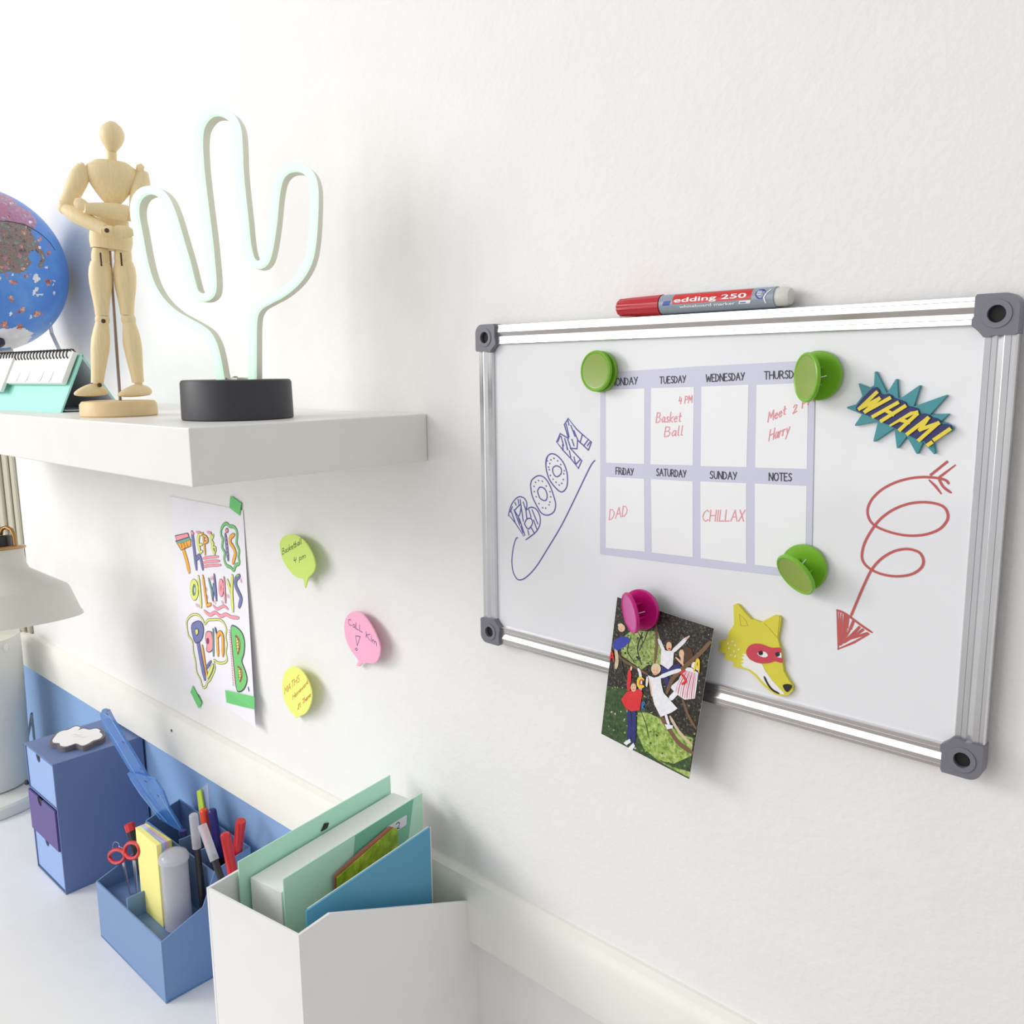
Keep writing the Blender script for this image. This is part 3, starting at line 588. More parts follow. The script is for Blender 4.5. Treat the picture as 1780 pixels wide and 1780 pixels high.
# is
inked([(455,310),(470,275),(495,260),(520,280),(550,285),(572,315),(575,360),(570,410),(590,460),(585,510),(592,560),(565,575),(550,612),(525,590),(495,575),(478,530),(482,480),(462,440),(468,380),(455,350)], 13, GR, 1, True, ol=5)
inked([(488,345),(498,440),(508,530)], 18, LIL, 3); blob(circ(500,312,9,16,10), PK, 3); inked([(552,345),(528,365),(524,405),(548,440),(562,480),(556,520),(545,555)], 18, ORG, 3)
for y in (370,400,430,460,490): inked([(492+(y-370)*.1,y),(500+(y-370)*.1,y)], 4, PK, 6, ol=0)
# always
inked(circ(252,760,22,62,14), 24, YE, 1, True); inked(circ(254,762,9,34,10), 5, TEA, 4, True, ol=2); inked([(285,665),(296,780),(304,885)], 20, YE, 3); inked([(318,660),(334,780),(348,880)], 18, ORG, 3); inked([(350,878),(376,868)], 16, ORG, 4)
inked([(362,680),(382,760),(392,835)], 14, TEA, 3); inked([(392,830),(398,720)], 12, LIL, 4); inked([(398,720),(420,835)], 14, TEA, 4); inked([(420,830),(404,650)], 16, LIL, 5)
inked(circ(455,745,10,50,12), 20, PK, 2, True); inked([(478,670),(482,770),(488,850)], 14, PK, 4); inked([(504,690),(518,740),(532,790)], 16, YE, 3); inked([(540,658),(536,780),(545,915)], 20, YE, 4)
inked([(592,655),(568,680),(566,730),(592,790),(606,830),(592,885)], 22, LIL, 3); inked([(575,655),(590,650)], 10, GR, 6, ol=2)
for x, y in ((268,860),(280,865),(292,868),(375,660),(386,658),(396,655),(395,830),(410,840),(462,840),(470,846),(500,790),(512,795),(600,670),(608,680),(352,800),(345,740)): inked([(x,y),(x+5,y+28)], 4, RD, 6, ol=0)
inked([(395,880),(425,905),(455,890),(480,885),(505,905)], 12, PK, 1, ol=3); inked([(330,920),(370,950),(410,930),(450,960),(490,945),(530,965),(585,972)], 16, PK, 2, ol=3)
# plan
inked([(200,1060),(195,1000),(220,960),(255,945),(290,955),(318,990),(332,1020),(355,990),(400,985),(440,985),(475,1010),(495,1060),(488,1110),(498,1170),(490,1230),(500,1290),(470,1312),(430,1310),(400,1290),(408,1350),(390,1400),(370,1440),(350,1460),(340,1490),(315,1495),(300,1440),(270,1380),(262,1300),(245,1230),(238,1150),(210,1110)], 9, YE, 1, True, ol=5)
inked([(272,1100),(300,1270),(330,1425)], 32, LIL, 2, ol=6); blob([(232,1030),(262,1000),(300,998),(322,1040),(320,1100),(300,1145),(262,1160),(240,1100)], LIL, 3); blob([(262,1062),(280,1055),(285,1085),(270,1102)], YE, 6)
inked([(314,1185),(330,1300),(352,1420)], 16, ORG, 4); inked([(345,1350),(378,1300)], 14, LIL, 5); inked([(356,1420),(394,1330)], 20, YE, 6)
blob([(345,1080),(370,1075),(385,1085),(392,1150),(390,1210),(365,1230),(345,1215),(350,1180),(338,1130)], PK, 3); inked([(395,1060),(396,1160),(398,1255)], 12, TEA, 4); blob(circ(357,1145,7,20,10), RD, 6)
inked([(425,1095),(428,1170),(432,1250)], 20, ORG, 4); inked([(428,1110),(448,1082),(466,1105),(470,1170),(469,1252)], 20, ORG, 5); inked([(412,1050),(420,1085)], 12, LIL, 6)
# B
blob([(530,1045),(562,1035),(610,1080),(632,1150),(628,1240),(612,1300),(638,1370),(652,1440),(630,1505),(595,1528),(572,1505),(555,1350),(540,1200)], GR, 2, ol=6)
for cx, cy, ry in ((582,1175,74), (598,1395,62)):
    inked([(cx-14,cy-ry),(cx+14,cy-ry*.5),(cx+18,cy+ry*.3),(cx+4,cy+ry)], 6, RD, 5, ol=0); blob([(cx-16,cy-ry+6),(cx+6,cy-ry*.5),(cx+12,cy+ry*.3),(cx,cy+ry-6),(cx-10,cy)], YE, 5, 0)
    for q in (-.5,-.2,.1,.4): inked([(cx-10,cy+ry*q),(cx+10,cy+ry*(q-.06))], 3, RD, 8, ol=0)
for i in range(24): inked([(515+i*1.3,1060+i*18),(519+i*1.3,1068+i*18)], 4, RD, 2, ol=0, sm=0)
inked([(528,1100),(545,1300),(562,1490)], 5, PK, 2, ol=0); inked([(660,1498),(664,1520)], 8, LIL, 2, ol=4)
mats_ = [mat('drawing_paper', (240, 238, 246), 0.7)]+[m for _, m in sorted(CN.values(), key=lambda t: t[0])]
o = b.build('poster', mats_, smooth=False, fixn=False)
tag(o, 'sheet of hand coloured doodle lettering taped to the wall under the shelf', 'poster')
tape = mat('green_paper_tape', (112, 206, 122), 0.6)
for nm, pts, k in (('short green tape piece on the top right corner of the poster', [(530,48),(612,105),(600,200),(522,140)], 6), ('narrow green tape piece on the left bottom of the poster', [(245,1480),(312,1610),(290,1655),(228,1530)], 6),
                   ('longest green tape strip, across the bottom right of the poster', [(490,1515),(600,1541),(712,1566),(712,1660),(600,1635),(500,1608)], 6)):
    m = MB(); q = [po(p, 10) for p in pts]; m.prism([q], (0, -0.00015, 0)); tag(m.build('tape_strip', tape, smooth=False), nm, 'tape', 'green tape pieces on the poster')

# ------------------------------------------------------------------ speech-bubble notes
zN = Zm(470, 900, 4.945)
def note(pts, color, nm, texts, extra, ink, label, x0):
    c = W(*zN(pts[0]), 0); n = Vector((0.16, 1, 0.03)).normalized(); q0 = Vector((c.x, -0.0025, c.z))
    f = lambda p, k=0: onp(*zN(p), q0-n*0.0001*k, n)
    m = MB(); m.prism([[f(p) for p in smooth(pts, 3, True)]], n*0.0014, 0)
    for tx, a, b_, h, s in texts:
        for l in script(tx, a, b_, h, s, .14): m.ribbon([f(p, 1) for p in l], 0.0009, -n, 1)
    for l in extra: m.ribbon([f(p, 1) for p in l], 0.0009, -n, 1)
    tag(m.build('sticky_note', [mat(nm, color, 0.7), ink], smooth=False, fixn=False), label, 'sticky note', 'speech bubble notes on the wall')
violet = mat('violet_pen_ink', (112, 72, 120), 0.6)
note([(80,250),(95,180),(150,145),(220,150),(290,200),(345,280),(380,370),(380,440),(350,490),(325,513),(312,560),(298,605),(288,560),(280,525),(230,515),(170,460),(110,370)], (208, 234, 118), 'lime_note_paper',
     [('Basketball',(102,318),(268,222),52,.0),('4 pm',(200,392),(300,345),52,.05)], [], mat('dark_pen_ink', (70, 84, 50), 0.6), 'lime green speech bubble note reading Basketball 4 pm', 0)
note([(635,930),(655,850),(710,808),(780,820),(850,900),(910,1010),(942,1110),(935,1190),(900,1245),(840,1250),(790,1248),(765,1278),(740,1265),(755,1225),(700,1150),(650,1050)], (250, 178, 208), 'pink_note_paper',
     [('CaLL',(668,915),(790,985),52,.0),('Kim',(822,1030),(912,1100),52,.05)], [[(732,1015),(772,1022),(746,1100),(732,1015)], circ(740,1130,10,10,8)], violet, 'pink speech bubble note reading Call Kim', 0)
note([(100,1450),(120,1340),(170,1285),(220,1285),(280,1330),(335,1430),(355,1520),(340,1610),(300,1680),(240,1710),(215,1725),(205,1700),(160,1650),(120,1570)], (240, 246, 128), 'yellow_note_paper',
     [('MATHS',(122,1520),(250,1405),58,.0),('Homework',(192,1565),(325,1425),46,.05),('21. Theme',(235,1650),(345,1535),44,.05)], [], mat('orange_pen_ink', (206, 132, 60), 0.6), 'yellow speech bubble note with orange homework writing', 0)

# ------------------------------------------------------------------ cactus lamp on the shelf
cc = Vector((-0.752, -0.156, SZ)); CN_ = Vector((0.616, -0.788, 0)).normalized()
t = thing('cactus_lamp', cc, 'glowing pale green neon lamp shaped like a cactus on black base', 'lamp')
MB().lathe([(.0500, 0), (.0512, .001), (.0506, .034), (.0495, .0362), (.0480, .0368), (0, .0368)], cc, n=64).build('base', mat('black_plastic', (50, 50, 56), 0.5), t)
zK = Zm(200, 290, 3.955)
path = [(722,1480),(712,1430),(690,1310),(665,1220),(625,1150),(565,1105),(480,1058),(390,1003),(300,915),(235,805),(190,660),(150,450),(127,320),(135,235),(172,178),(232,155),(290,172),(340,225),(385,330),(430,480),(480,650),(515,790),(540,865),(590,897),(640,880),(660,830),(656,720),(635,500),(610,300),(583,80),(572,-40),(566,-180),(580,-290),(640,-370),(715,-385),(785,-350),(828,-270),(840,-140),(845,0),(858,150),(880,350),(900,540),(928,640),(975,672),(1022,645),(1050,560),(1078,380),(1095,200),(1120,80),(1165,20),(1225,0),(1290,10),(1340,60),(1362,150),(1362,300),(1350,500),(1320,650),(1250,770),(1150,860),(1060,910),(985,955),(950,1010),(940,1080),(938,1200),(938,1480)]
front0 = cc-CN_*(-0.006)
P3 = [onp(*zK(p), front0, CN_) for p in smooth(path, 4)]
cz = cc.z+0.0345
P3[0].z = cz; P3[-1].z = cz
def strip(y0, y1, hw0, hw1):
    k = len(P3); vs = []; fs = []
    for i, p_ in enumerate(P3):
        d = (P3[min(i+1, k-1)]-P3[max(i-1, 0)]).normalized(); sd = CN_.cross(d).normalized()
        vs += [p_+CN_*y0-sd*hw0, p_+CN_*y0+sd*hw0, p_+CN_*y1+sd*hw1, p_+CN_*y1-sd*hw1]
    for i in range(k-1): fs += [(i*4+j, i*4+(j+1)%4, i*4+4+(j+1)%4, i*4+4+j) for j in range(4)]
    fs += [(3,2,1,0), tuple(range((k-1)*4, k*4))]
    return MB().add(vs, fs)
strip(-0.0180, -0.0034, 0.0036, 0.0039).build('tube_carrier', mat('silicone_carrier', (222, 222, 206), 0.5), t, angle=50)
strip(-0.0034, 0.0008, 0.0038, 0.0030).build('light_tube', mat('neon_silicone', (235, 255, 242), 0.5, emit=0.50, ecol=(200, 255, 222)), t, angle=50)
q0 = HZ(392, 659, cz+.003); q1 = HZ(437, 659, cz+.003)
MB().box((cc.x-.012, cc.y-.006, cc.z+.0368), (cc.x+.012, cc.y+.006, cc.z+.0385)).build('bracket', MATS['silicone_carrier'], t, smooth=False)
MB().ell((cc.x+.002, cc.y-.002, cc.z+.0388), (.0025,0,0), (0,.0025,0), (0,0,.0012)).build('screw', mat('steel', (150,150,150), 0.3, metal=0.8), t)

# ------------------------------------------------------------------ wooden mannequin
mb = Vector((-0.915, -0.199, SZ)); toC = (EYE-mb); toC.z = 0; toC.normalize(); mr_ = Vector((-toC.y, toC.x, 0))
if mr_.dot(CR) < 0: mr_ = -mr_
zM = Zm(0, 290, 4.45)
dist = (mb-EYE).dot(CF)
K = dist/F/4.45
def M(p, d=0.0): return onp(*zM(p), mb+toC*d, toC)
t = thing('artist_mannequin', mb, 'jointed pale wooden artist mannequin with crossed arms on round base', 'mannequin')
bs = MB().lathe([(.0362, 0), (.0376, .0015), (.0372, .0125), (.0350, .0155), (.030, .0160), (0, .0160)], mb, n=56).build('base', mat('pale_wood_base', (226, 200, 152), 0.5, var=0.07, vscale=60), t)
rod_top = M((848, 640), -0.012); rod_bot = M((926, 1760), 0.0); rod_bot.z = mb.z+.014
MB().tube([rod_bot, rod_top], 0.0016, n=10).build('support_rod', mat('rod_grey', (150, 138, 130), 0.35, metal=0.6), t)
rnd = lambda ws: [(i/(len(ws)-1), w*K) for i, w in enumerate(ws)]
def limb(name, a, b_, ws, da=0, db=0, flat=.95, side=None): return MB().limb(M(a, da), M(b_, db), rnd(ws), side=side or mr_, flat=flat).build(name, wood, t, angle=60)
def ball(name, c, r, d=0, parent=None): return MB().ell(M(c, d), mr_*r*K, toC*r*K, Vector((0,0,r*K))).build(name, wood, parent or t)
limb('pelvis', (862,455), (858,642), (118,140,148,150,146,138), flat=.62); limb('waist', (868,310), (862,460), (70,100,118,122), flat=.62)
limb('chest', (862,-40), (872,292), (110,168,180,176,160,138,112,84,50), 0, 0, .58)
limb('neck', (862,-110), (862,-30), (38,36,40), flat=1)
limb('head', (868,-345), (864,-105), (28,66,82,86,80,66,44,24), flat=1.0)
limb('shoulder_joint', (668,10), (625,25), (36,52,36)); limb('shoulder_joint', (1050,20), (1110,40), (36,55,40))
limb('upper_arm', (650,0), (520,292), (48,66,68,64,60,58), 0, 0); ball('elbow_joint', (498,318), 46, .004)
limb('forearm', (500,325), (812,488), (36,56,58,54,48,40), .008, .034, side=Vector((0,0,1))); limb('wrist_joint', (800,500), (872,498), (38,42,38), .035, .037); limb('hand', (865,500), (1040,508), (28,44,46,40,20), .037, .036, .5, Vector((0,0,1)))
limb('upper_arm', (1100,40), (1062,320), (45,66,68,62,56), 0, .004); ball('elbow_joint', (1058,350), 46, .006)
limb('forearm', (1050,365), (650,318), (40,56,60,56,46,34), .016, .032, side=Vector((0,0,1))); limb('hand', (668,308), (578,268), (30,40,42,24), .032, .028, .55, Vector((0,0,1)))
limb('wrist_joint', (985,368), (1010,372), (48,50), .020, .019)
for (hx, hy), (ka, kb), (ca, cb2), ft in (((776,640),((772,736),(790,1152)),((790,1205),(752,1675)),0), ((952,640),((958,736),(985,1148)),((1000,1205),(1068,1668)),1)):
    hj = limb('hip_joint', (hx,hy-6), (hx,hy+104), (52,60,62,62,58), flat=.95)
    MB().box(M((hx-3+18*(-1 if ft else 0),hy+24),.0140)-Vector((.0004,.0004,.0)), M((hx+3+18*(-1 if ft else 0),hy+24),.0140)+Vector((.0004,.0004,.0))+Vector((0,0,-.013))).build('slot', darkwood, hj, smooth=False)
    limb('thigh', ka, kb, (64,78,82,80,74,66,58,52,48)); limb('knee_joint', (kb[0]+3,kb[1]+2), (ca[0]+1,ca[1]+6), (46,52,52,46))
    limb('calf', ca, cb2, (46,58,66,66,60,54,48,44))
    aj = limb('ankle_joint', (cb2[0]+2,cb2[1]-4), (cb2[0]+6,cb2[1]+44), (30,30,26))
def foot(toe, heel, z0, d0, d1):
    a = M(toe, d0); h_ = M(heel, d1); ax = (h_-a)/2; c = (a+h_)/2; sd = ax.cross(Vector((0,0,1))).normalized()
    m = MB(); m.ell(c, ax*1.04, sd*.0075, Vector((0,0,.0090)), n=28)
    for i, v in enumerate(m.v):
        if v.z < c.z-.002: m.v[i] = Vector((v.x, v.y, c.z-.002-(c.z-.002-v.z)*.25))
        elif (v-c).dot(ax.normalized()) < 0: k = -(v-c).dot(ax.normalized())/ax.length; m.v[i] = Vector((v.x, v.y, c.z-.002+(v.z-c.z+.002)*(1-.35*k)))
    m.build('foot', wood, t)
foot((578,1752), (828,1742), 0, .012, -.004); foot((915,1768), (1168,1735), 0, .014, -.004)
for c, d in (((800,1193),.0115),((770,1688),.0075),((826,492),.046)): MB().ell(M(c, d), mr_*.0022, toC*.001, Vector((0,0,.0022))).build('joint_pin', darkwood, t)

# ------------------------------------------------------------------ desk calendar
A0 = HZ(105, 717.5, SZ); dirx = (HZ(0, 712.5, SZ)-A0); dirx.z = 0; dirx.normalize()
dy_ = Vector((-dirx.y, dirx.x, 0))
if dy_.y < 0: dy_ = -dy_
Hc, Dc, Lc = 0.0665, 0.074, 0.225
R0 = A0+dy_*(Dc*0.42)+Vector((0,0,Hc))
t = thing('desk_calendar', A0+dirx*Lc/2+dy_*Dc/2, 'mint green spiral desk calendar standing on the shelf beside the mannequin', 'calendar')
mint = mat('mint_card', (160, 226, 211), 0.5); mint2 = mat('grey_card', (214, 210, 222), 0.7)
def slab(a, b_, c, th, m=0, mm=None):
    n = (b_-a).cross(c-a).normalized()*th
    return (mm or MB()).prism([[a, b_, b_+(c-a), c]], n, m)
B0 = A0+dy_*Dc
st = MB(); slab(A0, A0+dirx*Lc, R0, .002, 0, st); slab(B0, B0+dirx*Lc, R0, -.002, 0, st); slab(A0+Vector((0,0,.0002)), A0+dirx*Lc+Vector((0,0,.0002)), B0+Vector((0,0,.0002)), .0015, 0, st)
st.build('stand', mint, t, smooth=False)
fn = dirx.cross(R0-A0).normalized()
if fn.dot(EYE-A0) < 0: fn = -fn
up_ = (R0-A0)
pg = MB(); o_ = fn*.0024
pg.prism([[A0+up_*.46+dirx*.006+o_, A0+up_*.46+dirx*.160+o_, A0+up_*1.0+dirx*.160+o_, A0+up_*1.0+dirx*.006+o_]], fn*.0055)
pg.build('page_block', mat('calendar_paper', (240, 239, 236), 0.7), t, smooth=False)
pg = MB(); pg.prism([[A0+up_*.30+dirx*.160+o_*2.6, A0+up_*.30+dirx*.215+o_*2.6, A0+up_*1.0+dirx*.215+o_*2.6, A0+up_*1.0+dirx*.160+o_*2.6]], fn*.004)
pg.build('page_block', MATS['calendar_paper'], t, smooth=False)
for x in (.036, .062, .100, .128):
    tb = MB(); tb.ribbon([A0+up_*f_+dirx*(x+g)+fn*.0083 for f_, g in ((.66,0),(.52,.0006),(.47,.004))], .0009, fn)
    tb.build('tab_line', mat('tab_grey', (120,118,122), 0.6), t, smooth=False, fixn=False)
ln = MB(); slab(B0+dy_*-.0035+dirx*.0005, B0+dirx*Lc-dy_*.0035, R0-dy_*.0010-Vector((0,0,.004)), .0008, 0, ln); slab(A0+dy_*.006+Vector((0,0,.0020)), A0+dy_*.006+dirx*Lc+Vector((0,0,.0020)), B0-dy_*.006+Vector((0,0,.0020)), .0004, 0, ln)
ln.build('inner_lining', mint2, t, smooth=False)
wr = MB()
for i in range(24):
    c = R0+dirx*(.012+i*.0088)+fn*.0055-up_*.04; e1 = up_.normalized(); e2 = fn
    wr.tube([c+(e1*math.cos(a)*.0062+e2*math.sin(a)*.0062)+dirx*0.0016*a/PI for a in [2*PI*k/12 for k in range(13)]], .00085, n=6)
wr.build('wire_binding', mat('black_wire', (34, 32, 36), 0.4), t)

# ------------------------------------------------------------------ globe
gc = W(-37, 470, -0.135); GRr = 0.1235
t = thing('globe', (gc.x, gc.y, SZ), 'illustrated blue world globe with animal pictures at the shelf left end', 'globe')
bm = bmesh.new(); bmesh.ops.create_icosphere(bm, subdivisions=7, radius=GRr)
me = bpy.data.meshes.new('ball'); zG = Zm(0, 290, 4.45)
def sph(px, py):
    d = ray(px, py).normalized(); oc = EYE-gc; b_ = oc.dot(d); q = b_*b_-oc.length_squared+GRr*GRr
    return None if q < 0 else EYE+d*(-b_-math.sqrt(q))-gc
def proj(P):
    v = P-EYE; z = v.dot(CF); return (890+F*v.dot(CR)/z, 890-F*v.dot(CU)/z)
def inside(p, poly):
    r = False; j = len(poly)-1
    for i in range(len(poly)):
        a, b_ = poly[i], poly[j]
        if (a[1] > p[1]) != (b_[1] > p[1]) and p[0] < (b_[0]-a[0])*(p[1]-a[1])/(b_[1]-a[1])+a[0]: r = not r
        j = i
    return r
land = [(-400,330),(0,340),(90,335),(180,380),(240,430),(278,420),(262,470),(240,500),(290,580),(340,650),(352,700),(330,770),(305,785),(290,770),(318,690),(265,640),(230,660),(225,700),(240,740),(200,800),(150,830),(60,810),(0,830),(-400,850)]
upper = [(-400,150),(0,195),(60,220),(130,280),(210,340),(275,410),(270,470),(180,440),(90,420),(0,410),(-400,380)]
polar = [(-300,1260),(0,1245),(60,1250),(120,1230),(190,1250),(260,1290),(180,1400),(0,1400),(-300,1400)]
blobs = [(circ(285,860,26,34),3),(circ(265,975,18,30),3),(circ(310,990,40,12),3),(circ(85,1010,24,20),4),(circ(100,1040,20,12),4),(circ(180,1105,22,34),4),(circ(285,1140,34,32),4),(circ(370,890,24,34),4),(circ(100,900,44,14),4),(circ(378,672,16,20),4),(circ(310,560,18,22),4),(circ(362,780,10,16),3),(circ(150,1235,30,30),4),(circ(30,1215,34,30),4),(circ(420,975,12,16),3)]
rg = random.Random(11)
blobs = [([(cx+(x-cx)*.8, cy+(y-cy)*.8) for x, y in bl], mm) for bl, mm in blobs for cx, cy in [(sum(p[0] for p in bl)/len(bl), sum(p[1] for p in bl)/len(bl))]]
for i in range(46):                                   # little animals printed on sea and land
    cx, cy = rg.uniform(-20, 430), rg.uniform(230, 1230); a = rg.uniform(5, 17); blobs.append((circ(cx, cy, a, a*rg.uniform(.4, 1.3), 9, rg.uniform(0, 3)), rg.choice((3, 4, 4, 2))))
blobs = [(bl, mm, min(p[0] for p in bl), max(p[0] for p in bl), min(p[1] for p in bl), max(p[1] for p in bl)) for bl, mm in blobs]
bm.faces.ensure_lookup_table(); tocam = (EYE-gc).normalized()
for f_ in bm.faces:
    c = f_.calc_center_median(); k = 0
    nz = noise.noise(c*55)*14+noise.noise(c*160)*8
    if c.normalized().dot(tocam) > 0.0 and c.dot(CR) > -.02:
        x, y = proj(gc+c); p_ = (x*4.45+nz, (y-290)*4.45+noise.noise(c*60+Vector((9,9,9)))*14)
        if inside(p_, upper): k = 2
        elif inside(p_, land): k = 1
        elif inside(p_, polar): k = 3
        w1 = noise.noise(c*240)*11; w2 = noise.noise(c*240+Vector((5,2,8)))*11; p2 = (p_[0]+w1, p_[1]+w2)
        for bl, mm, a0, a1, b0_, b1_ in blobs:
            if a0 < p2[0] < a1 and b0_ < p2[1] < b1_ and inside(p2, bl): k = mm
    else:
        if noise.noise(c*14+Vector((3,1,7))) > 0.1: k = 1
        if c.z < -GRr*.9: k = 3
    f_.material_index = k; f_.smooth = True
bm.to_mesh(me); bm.free()
o = bpy.data.objects.new('map_ball', me); COL.objects.link(o); o.parent = t; o.location = gc-Vector(t.location)
for m in (ramp_mat('ocean_blue', [(0.3, (66, 122, 212)), (0.5, (82, 142, 224)), (0.7, (104, 160, 232))], 12, rough=0.35),
          ramp_mat('land_print', [(0.30, (48, 66, 84)), (0.42, (92, 106, 108)), (0.49, (170, 120, 112)), (0.53, (96, 112, 108)), (0.62, (140, 146, 144)), (0.72, (226, 206, 206))], 120, rough=0.35),
          ramp_mat('land_print_rose', [(0.30, (110, 84, 140)), (0.42, (150, 120, 168)), (0.50, (206, 116, 140)), (0.56, (130, 130, 176)), (0.68, (232, 200, 208))], 170, rough=0.35),
          mat('polar_white', (228, 228, 236), 0.4, var=.1, vscale=60), ramp_mat('animal_print', [(0.35, (120, 78, 96)), (0.5, (196, 120, 108)), (0.62, (228, 190, 170))], 130, rough=0.35)): me.materials.append(m)
pole = sph(-8, 594) or Vector((0,0,-GRr))
MB().lathe([(.0125, -.002), (.0125, .004), (.010, .006), (0, .006)], gc+pole, pole, n=28).build('pole_cap', mat('pole_dark', (34, 34, 66), 0.4), t)
ring = MB(); gl = mat('equator_ink', (40, 48, 90), 0.5)
eq = [gc+sph(*zG(p)).normalized()*(GRr+.0002) for p in smooth([(2,418),(100,428),(200,455),(300,510),(380,580),(425,645)], 5)]
ring.tube(eq, .0005, n=5); ring.build('map_line', gl, t)
sm_ = mat('globe_stand_cream', (226, 218, 198), 0.45)
MB().lathe([(.085, 0), (.088, .004), (.080, .012), (.02, .018), (.016, .03), (.016, gc.z-GRr-SZ+.006)], (gc.x, gc.y+.02, SZ), n=48).build('stand', sm_, t)
arc_ = MB(); wm = mat('arm_white', (242, 242, 242), 0.4)
pa = pole.normalized(); side = pa.cross(tocam).normalized()
arc_.tube([gc+(Vector((0,0,-1))*math.cos(a)+Vector((.92,.38,0)).normalized()*math.sin(a)*.0)*(GRr+.012) for a in (0,)]*1+[W(85,566,-.06), W(98,590,-.05), W(112,618,-.05), W(128,640,-.05)], .0035, n=10)
arc_.v = []; arc_.f = []; arc_.m = []
arc_.tube([W(84,548,-.04), W(90,580,-.035), W(104,610,-.035), HZ(140,690,SZ)*.0+Vector((W(122,640,-.035).x, -.035, SZ+.003))], .003, n=10)
arc_.build('cable', wm, t)

# ------------------------------------------------------------------ desk lamp
lc = Vector((-1.85, -0.137, DZ)); lampw = mat('lamp_enamel', (226, 226, 218), 0.35); brass = mat('brass', (186, 146, 96), 0.3, metal=0.85)
t = thing('desk_lamp', lc, 'cream enamel desk lamp with brass collar at the left edge', 'lamp')
MB().lathe([(.128, 0), (.130, .002), (.130, .020), (.126, .024), (.06, .026), (0, .026)], lc, n=72).build('base', lampw, t)
la = Vector((-1.85, -0.120, 0))
cl_ = MB().lathe([(.070, 0), (.075, .004), (.081, .25), (.081, .30), (0, .30)], (la.x, la.y, DZ+.0255), n=64).build('column', mat('lamp_column_enamel', (218, 218, 210), 0.4), t)
cp = W(12, 1130, -.17); 
dn = Vector((EYE.x-la.x, EYE.y-la.y, 0)).normalized()
cpp = onp(12, 1130, la+dn*.081, dn); off_ = (cpp-la); zq = cpp.z; off_.z = 0
s_ = off_.dot(Vector((-dn.y, dn.x, 0))); dd = math.sqrt(max(0, .081**2-s_*s_)); cpp = la+dn*dd+Vector((-dn.y, dn.x, 0))*s_; cpp.z = zq
MB().lathe([(.0075, -.001), (.0075, .001), (.006, .0014), (.0058, .0006), (0, .0006)], cpp, (cpp-Vector((la.x, la.y, cpp.z))), n=24).build('screw_cover', lampw, cl_)
dep = 1.27; c_ = ray(-15, 1000)*dep; SA = Vector((EYE.x+c_.x, EYE.y+c_.y, 0))
RR = 0.134; fc = Vector((EYE.x-SA.x, EYE.y-SA.y, 0)).normalized(); rimz = onp(143, 1061, SA, fc).z
RO = Vector((SA.x, SA.y, rimz)); TA = (Vector((0, 0, 1))*math.cos(.15)-fc*math.sin(.15)).normalized()
MB().lathe([(.046, .107), (.0452, .103), (.0470, .084), (.0505, .076), (.0980, .046), (.1010, .042), (.1130, .006), (.1160, .001), (.1165, -.002), (.1145, -.002), (.1105, .006), (.0985, .041), (.0955, .044), (.048, .074), (.044, .082), (.042, .104)], RO, TA, n=80).build('shade', lampw, t)
MB().lathe([(.047, 0), (.0490, .001), (.0490, .004), (.046, .0055), (.02, .006), (0, .006)], RO+TA*.106, TA, n=56).build('brass_collar', brass, t)
MB().lathe([(.032, 0), (.032, .014), (.030, .016), (0, .016)], RO+TA*.112, TA, n=40).build('socket', mat('socket_black', (30, 30, 34), 0.4), t)
hd = MB(); ex = CR.copy(); ex.z = 0; ex.normalize(); b0 = RO+TA*.111; U3 = TA
hd.tube([b0+ex*.0405, b0+ex*.0400+U3*.018, b0+ex*.037+U3*.027, b0+ex*.030+U3*.031, b0+ex*.024+U3*.029, b0+ex*.020+U3*.020], .0032, n=10)
hd.lathe([(.018, .016), (.018, .042), (.014, .046), (0, .046)], b0, TA, n=28)
hd.build('brass_handle', brass, t)
U3 = Vector((0, 0, 1))
top_c = Vector((la.x, la.y, DZ+.325)); k3 = b0+TA*.044
e_ = b0+TA*.034
MB().tube([Vector(p) for p in ((top_c-U3*.004), top_c+U3*.10, top_c.lerp(e_, .3)+U3*.14-ex*.03, top_c.lerp(e_, .7)+U3*.05-ex*.05, e_-ex*.07, e_-ex*.012)], .0075, n=14).build('arm', brass, t)
MB().tube([W(47,1290,-.03), W(52,1262,-.03), W(55,1240,-.03), W(60,1290,-.02), Vector((W(60,1320,-.02).x, -.02, DZ+.004))], .0025, n=8).build('power_cord', mat('cord_clear', (200, 206, 206), 0.3), t)

# ------------------------------------------------------------------ blue drawer box
UX0, UX1, UY0, UY1, UZ = -1.507, -1.3835, -0.1496, -0.008, -0.5985
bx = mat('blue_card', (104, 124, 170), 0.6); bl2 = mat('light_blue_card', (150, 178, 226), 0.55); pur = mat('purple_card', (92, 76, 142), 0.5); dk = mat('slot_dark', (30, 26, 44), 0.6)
t = thing('drawer_box', ((UX0+UX1)/2, (UY0+UY1)/2, DZ), 'small blue cardboard box of three drawers on the desk', 'drawer box')
m = MB(); th = .003
m.box((UX0, UY0, UZ-th), (UX1, UY1, UZ)); m.box((UX0, UY0, DZ), (UX1, UY1, DZ+th)); m.box((UX0, UY0, DZ+th), (UX0+th, UY1, UZ-th)); m.box((UX1-th, UY0, DZ+th), (UX1, UY1, UZ-th)); m.box((UX0+th, UY1-th, DZ+th), (UX1-th, UY1, UZ-th))
zs = [UZ-th, UZ-th-.0735, UZ-th-.1465, DZ+th]
for z in zs[1:3]: m.box((UX0+th, UY0, z-.0012), (UX1-th, UY1-th, z+.0012))
m.build('body', bx, t, smooth=False, bevel=.0006)
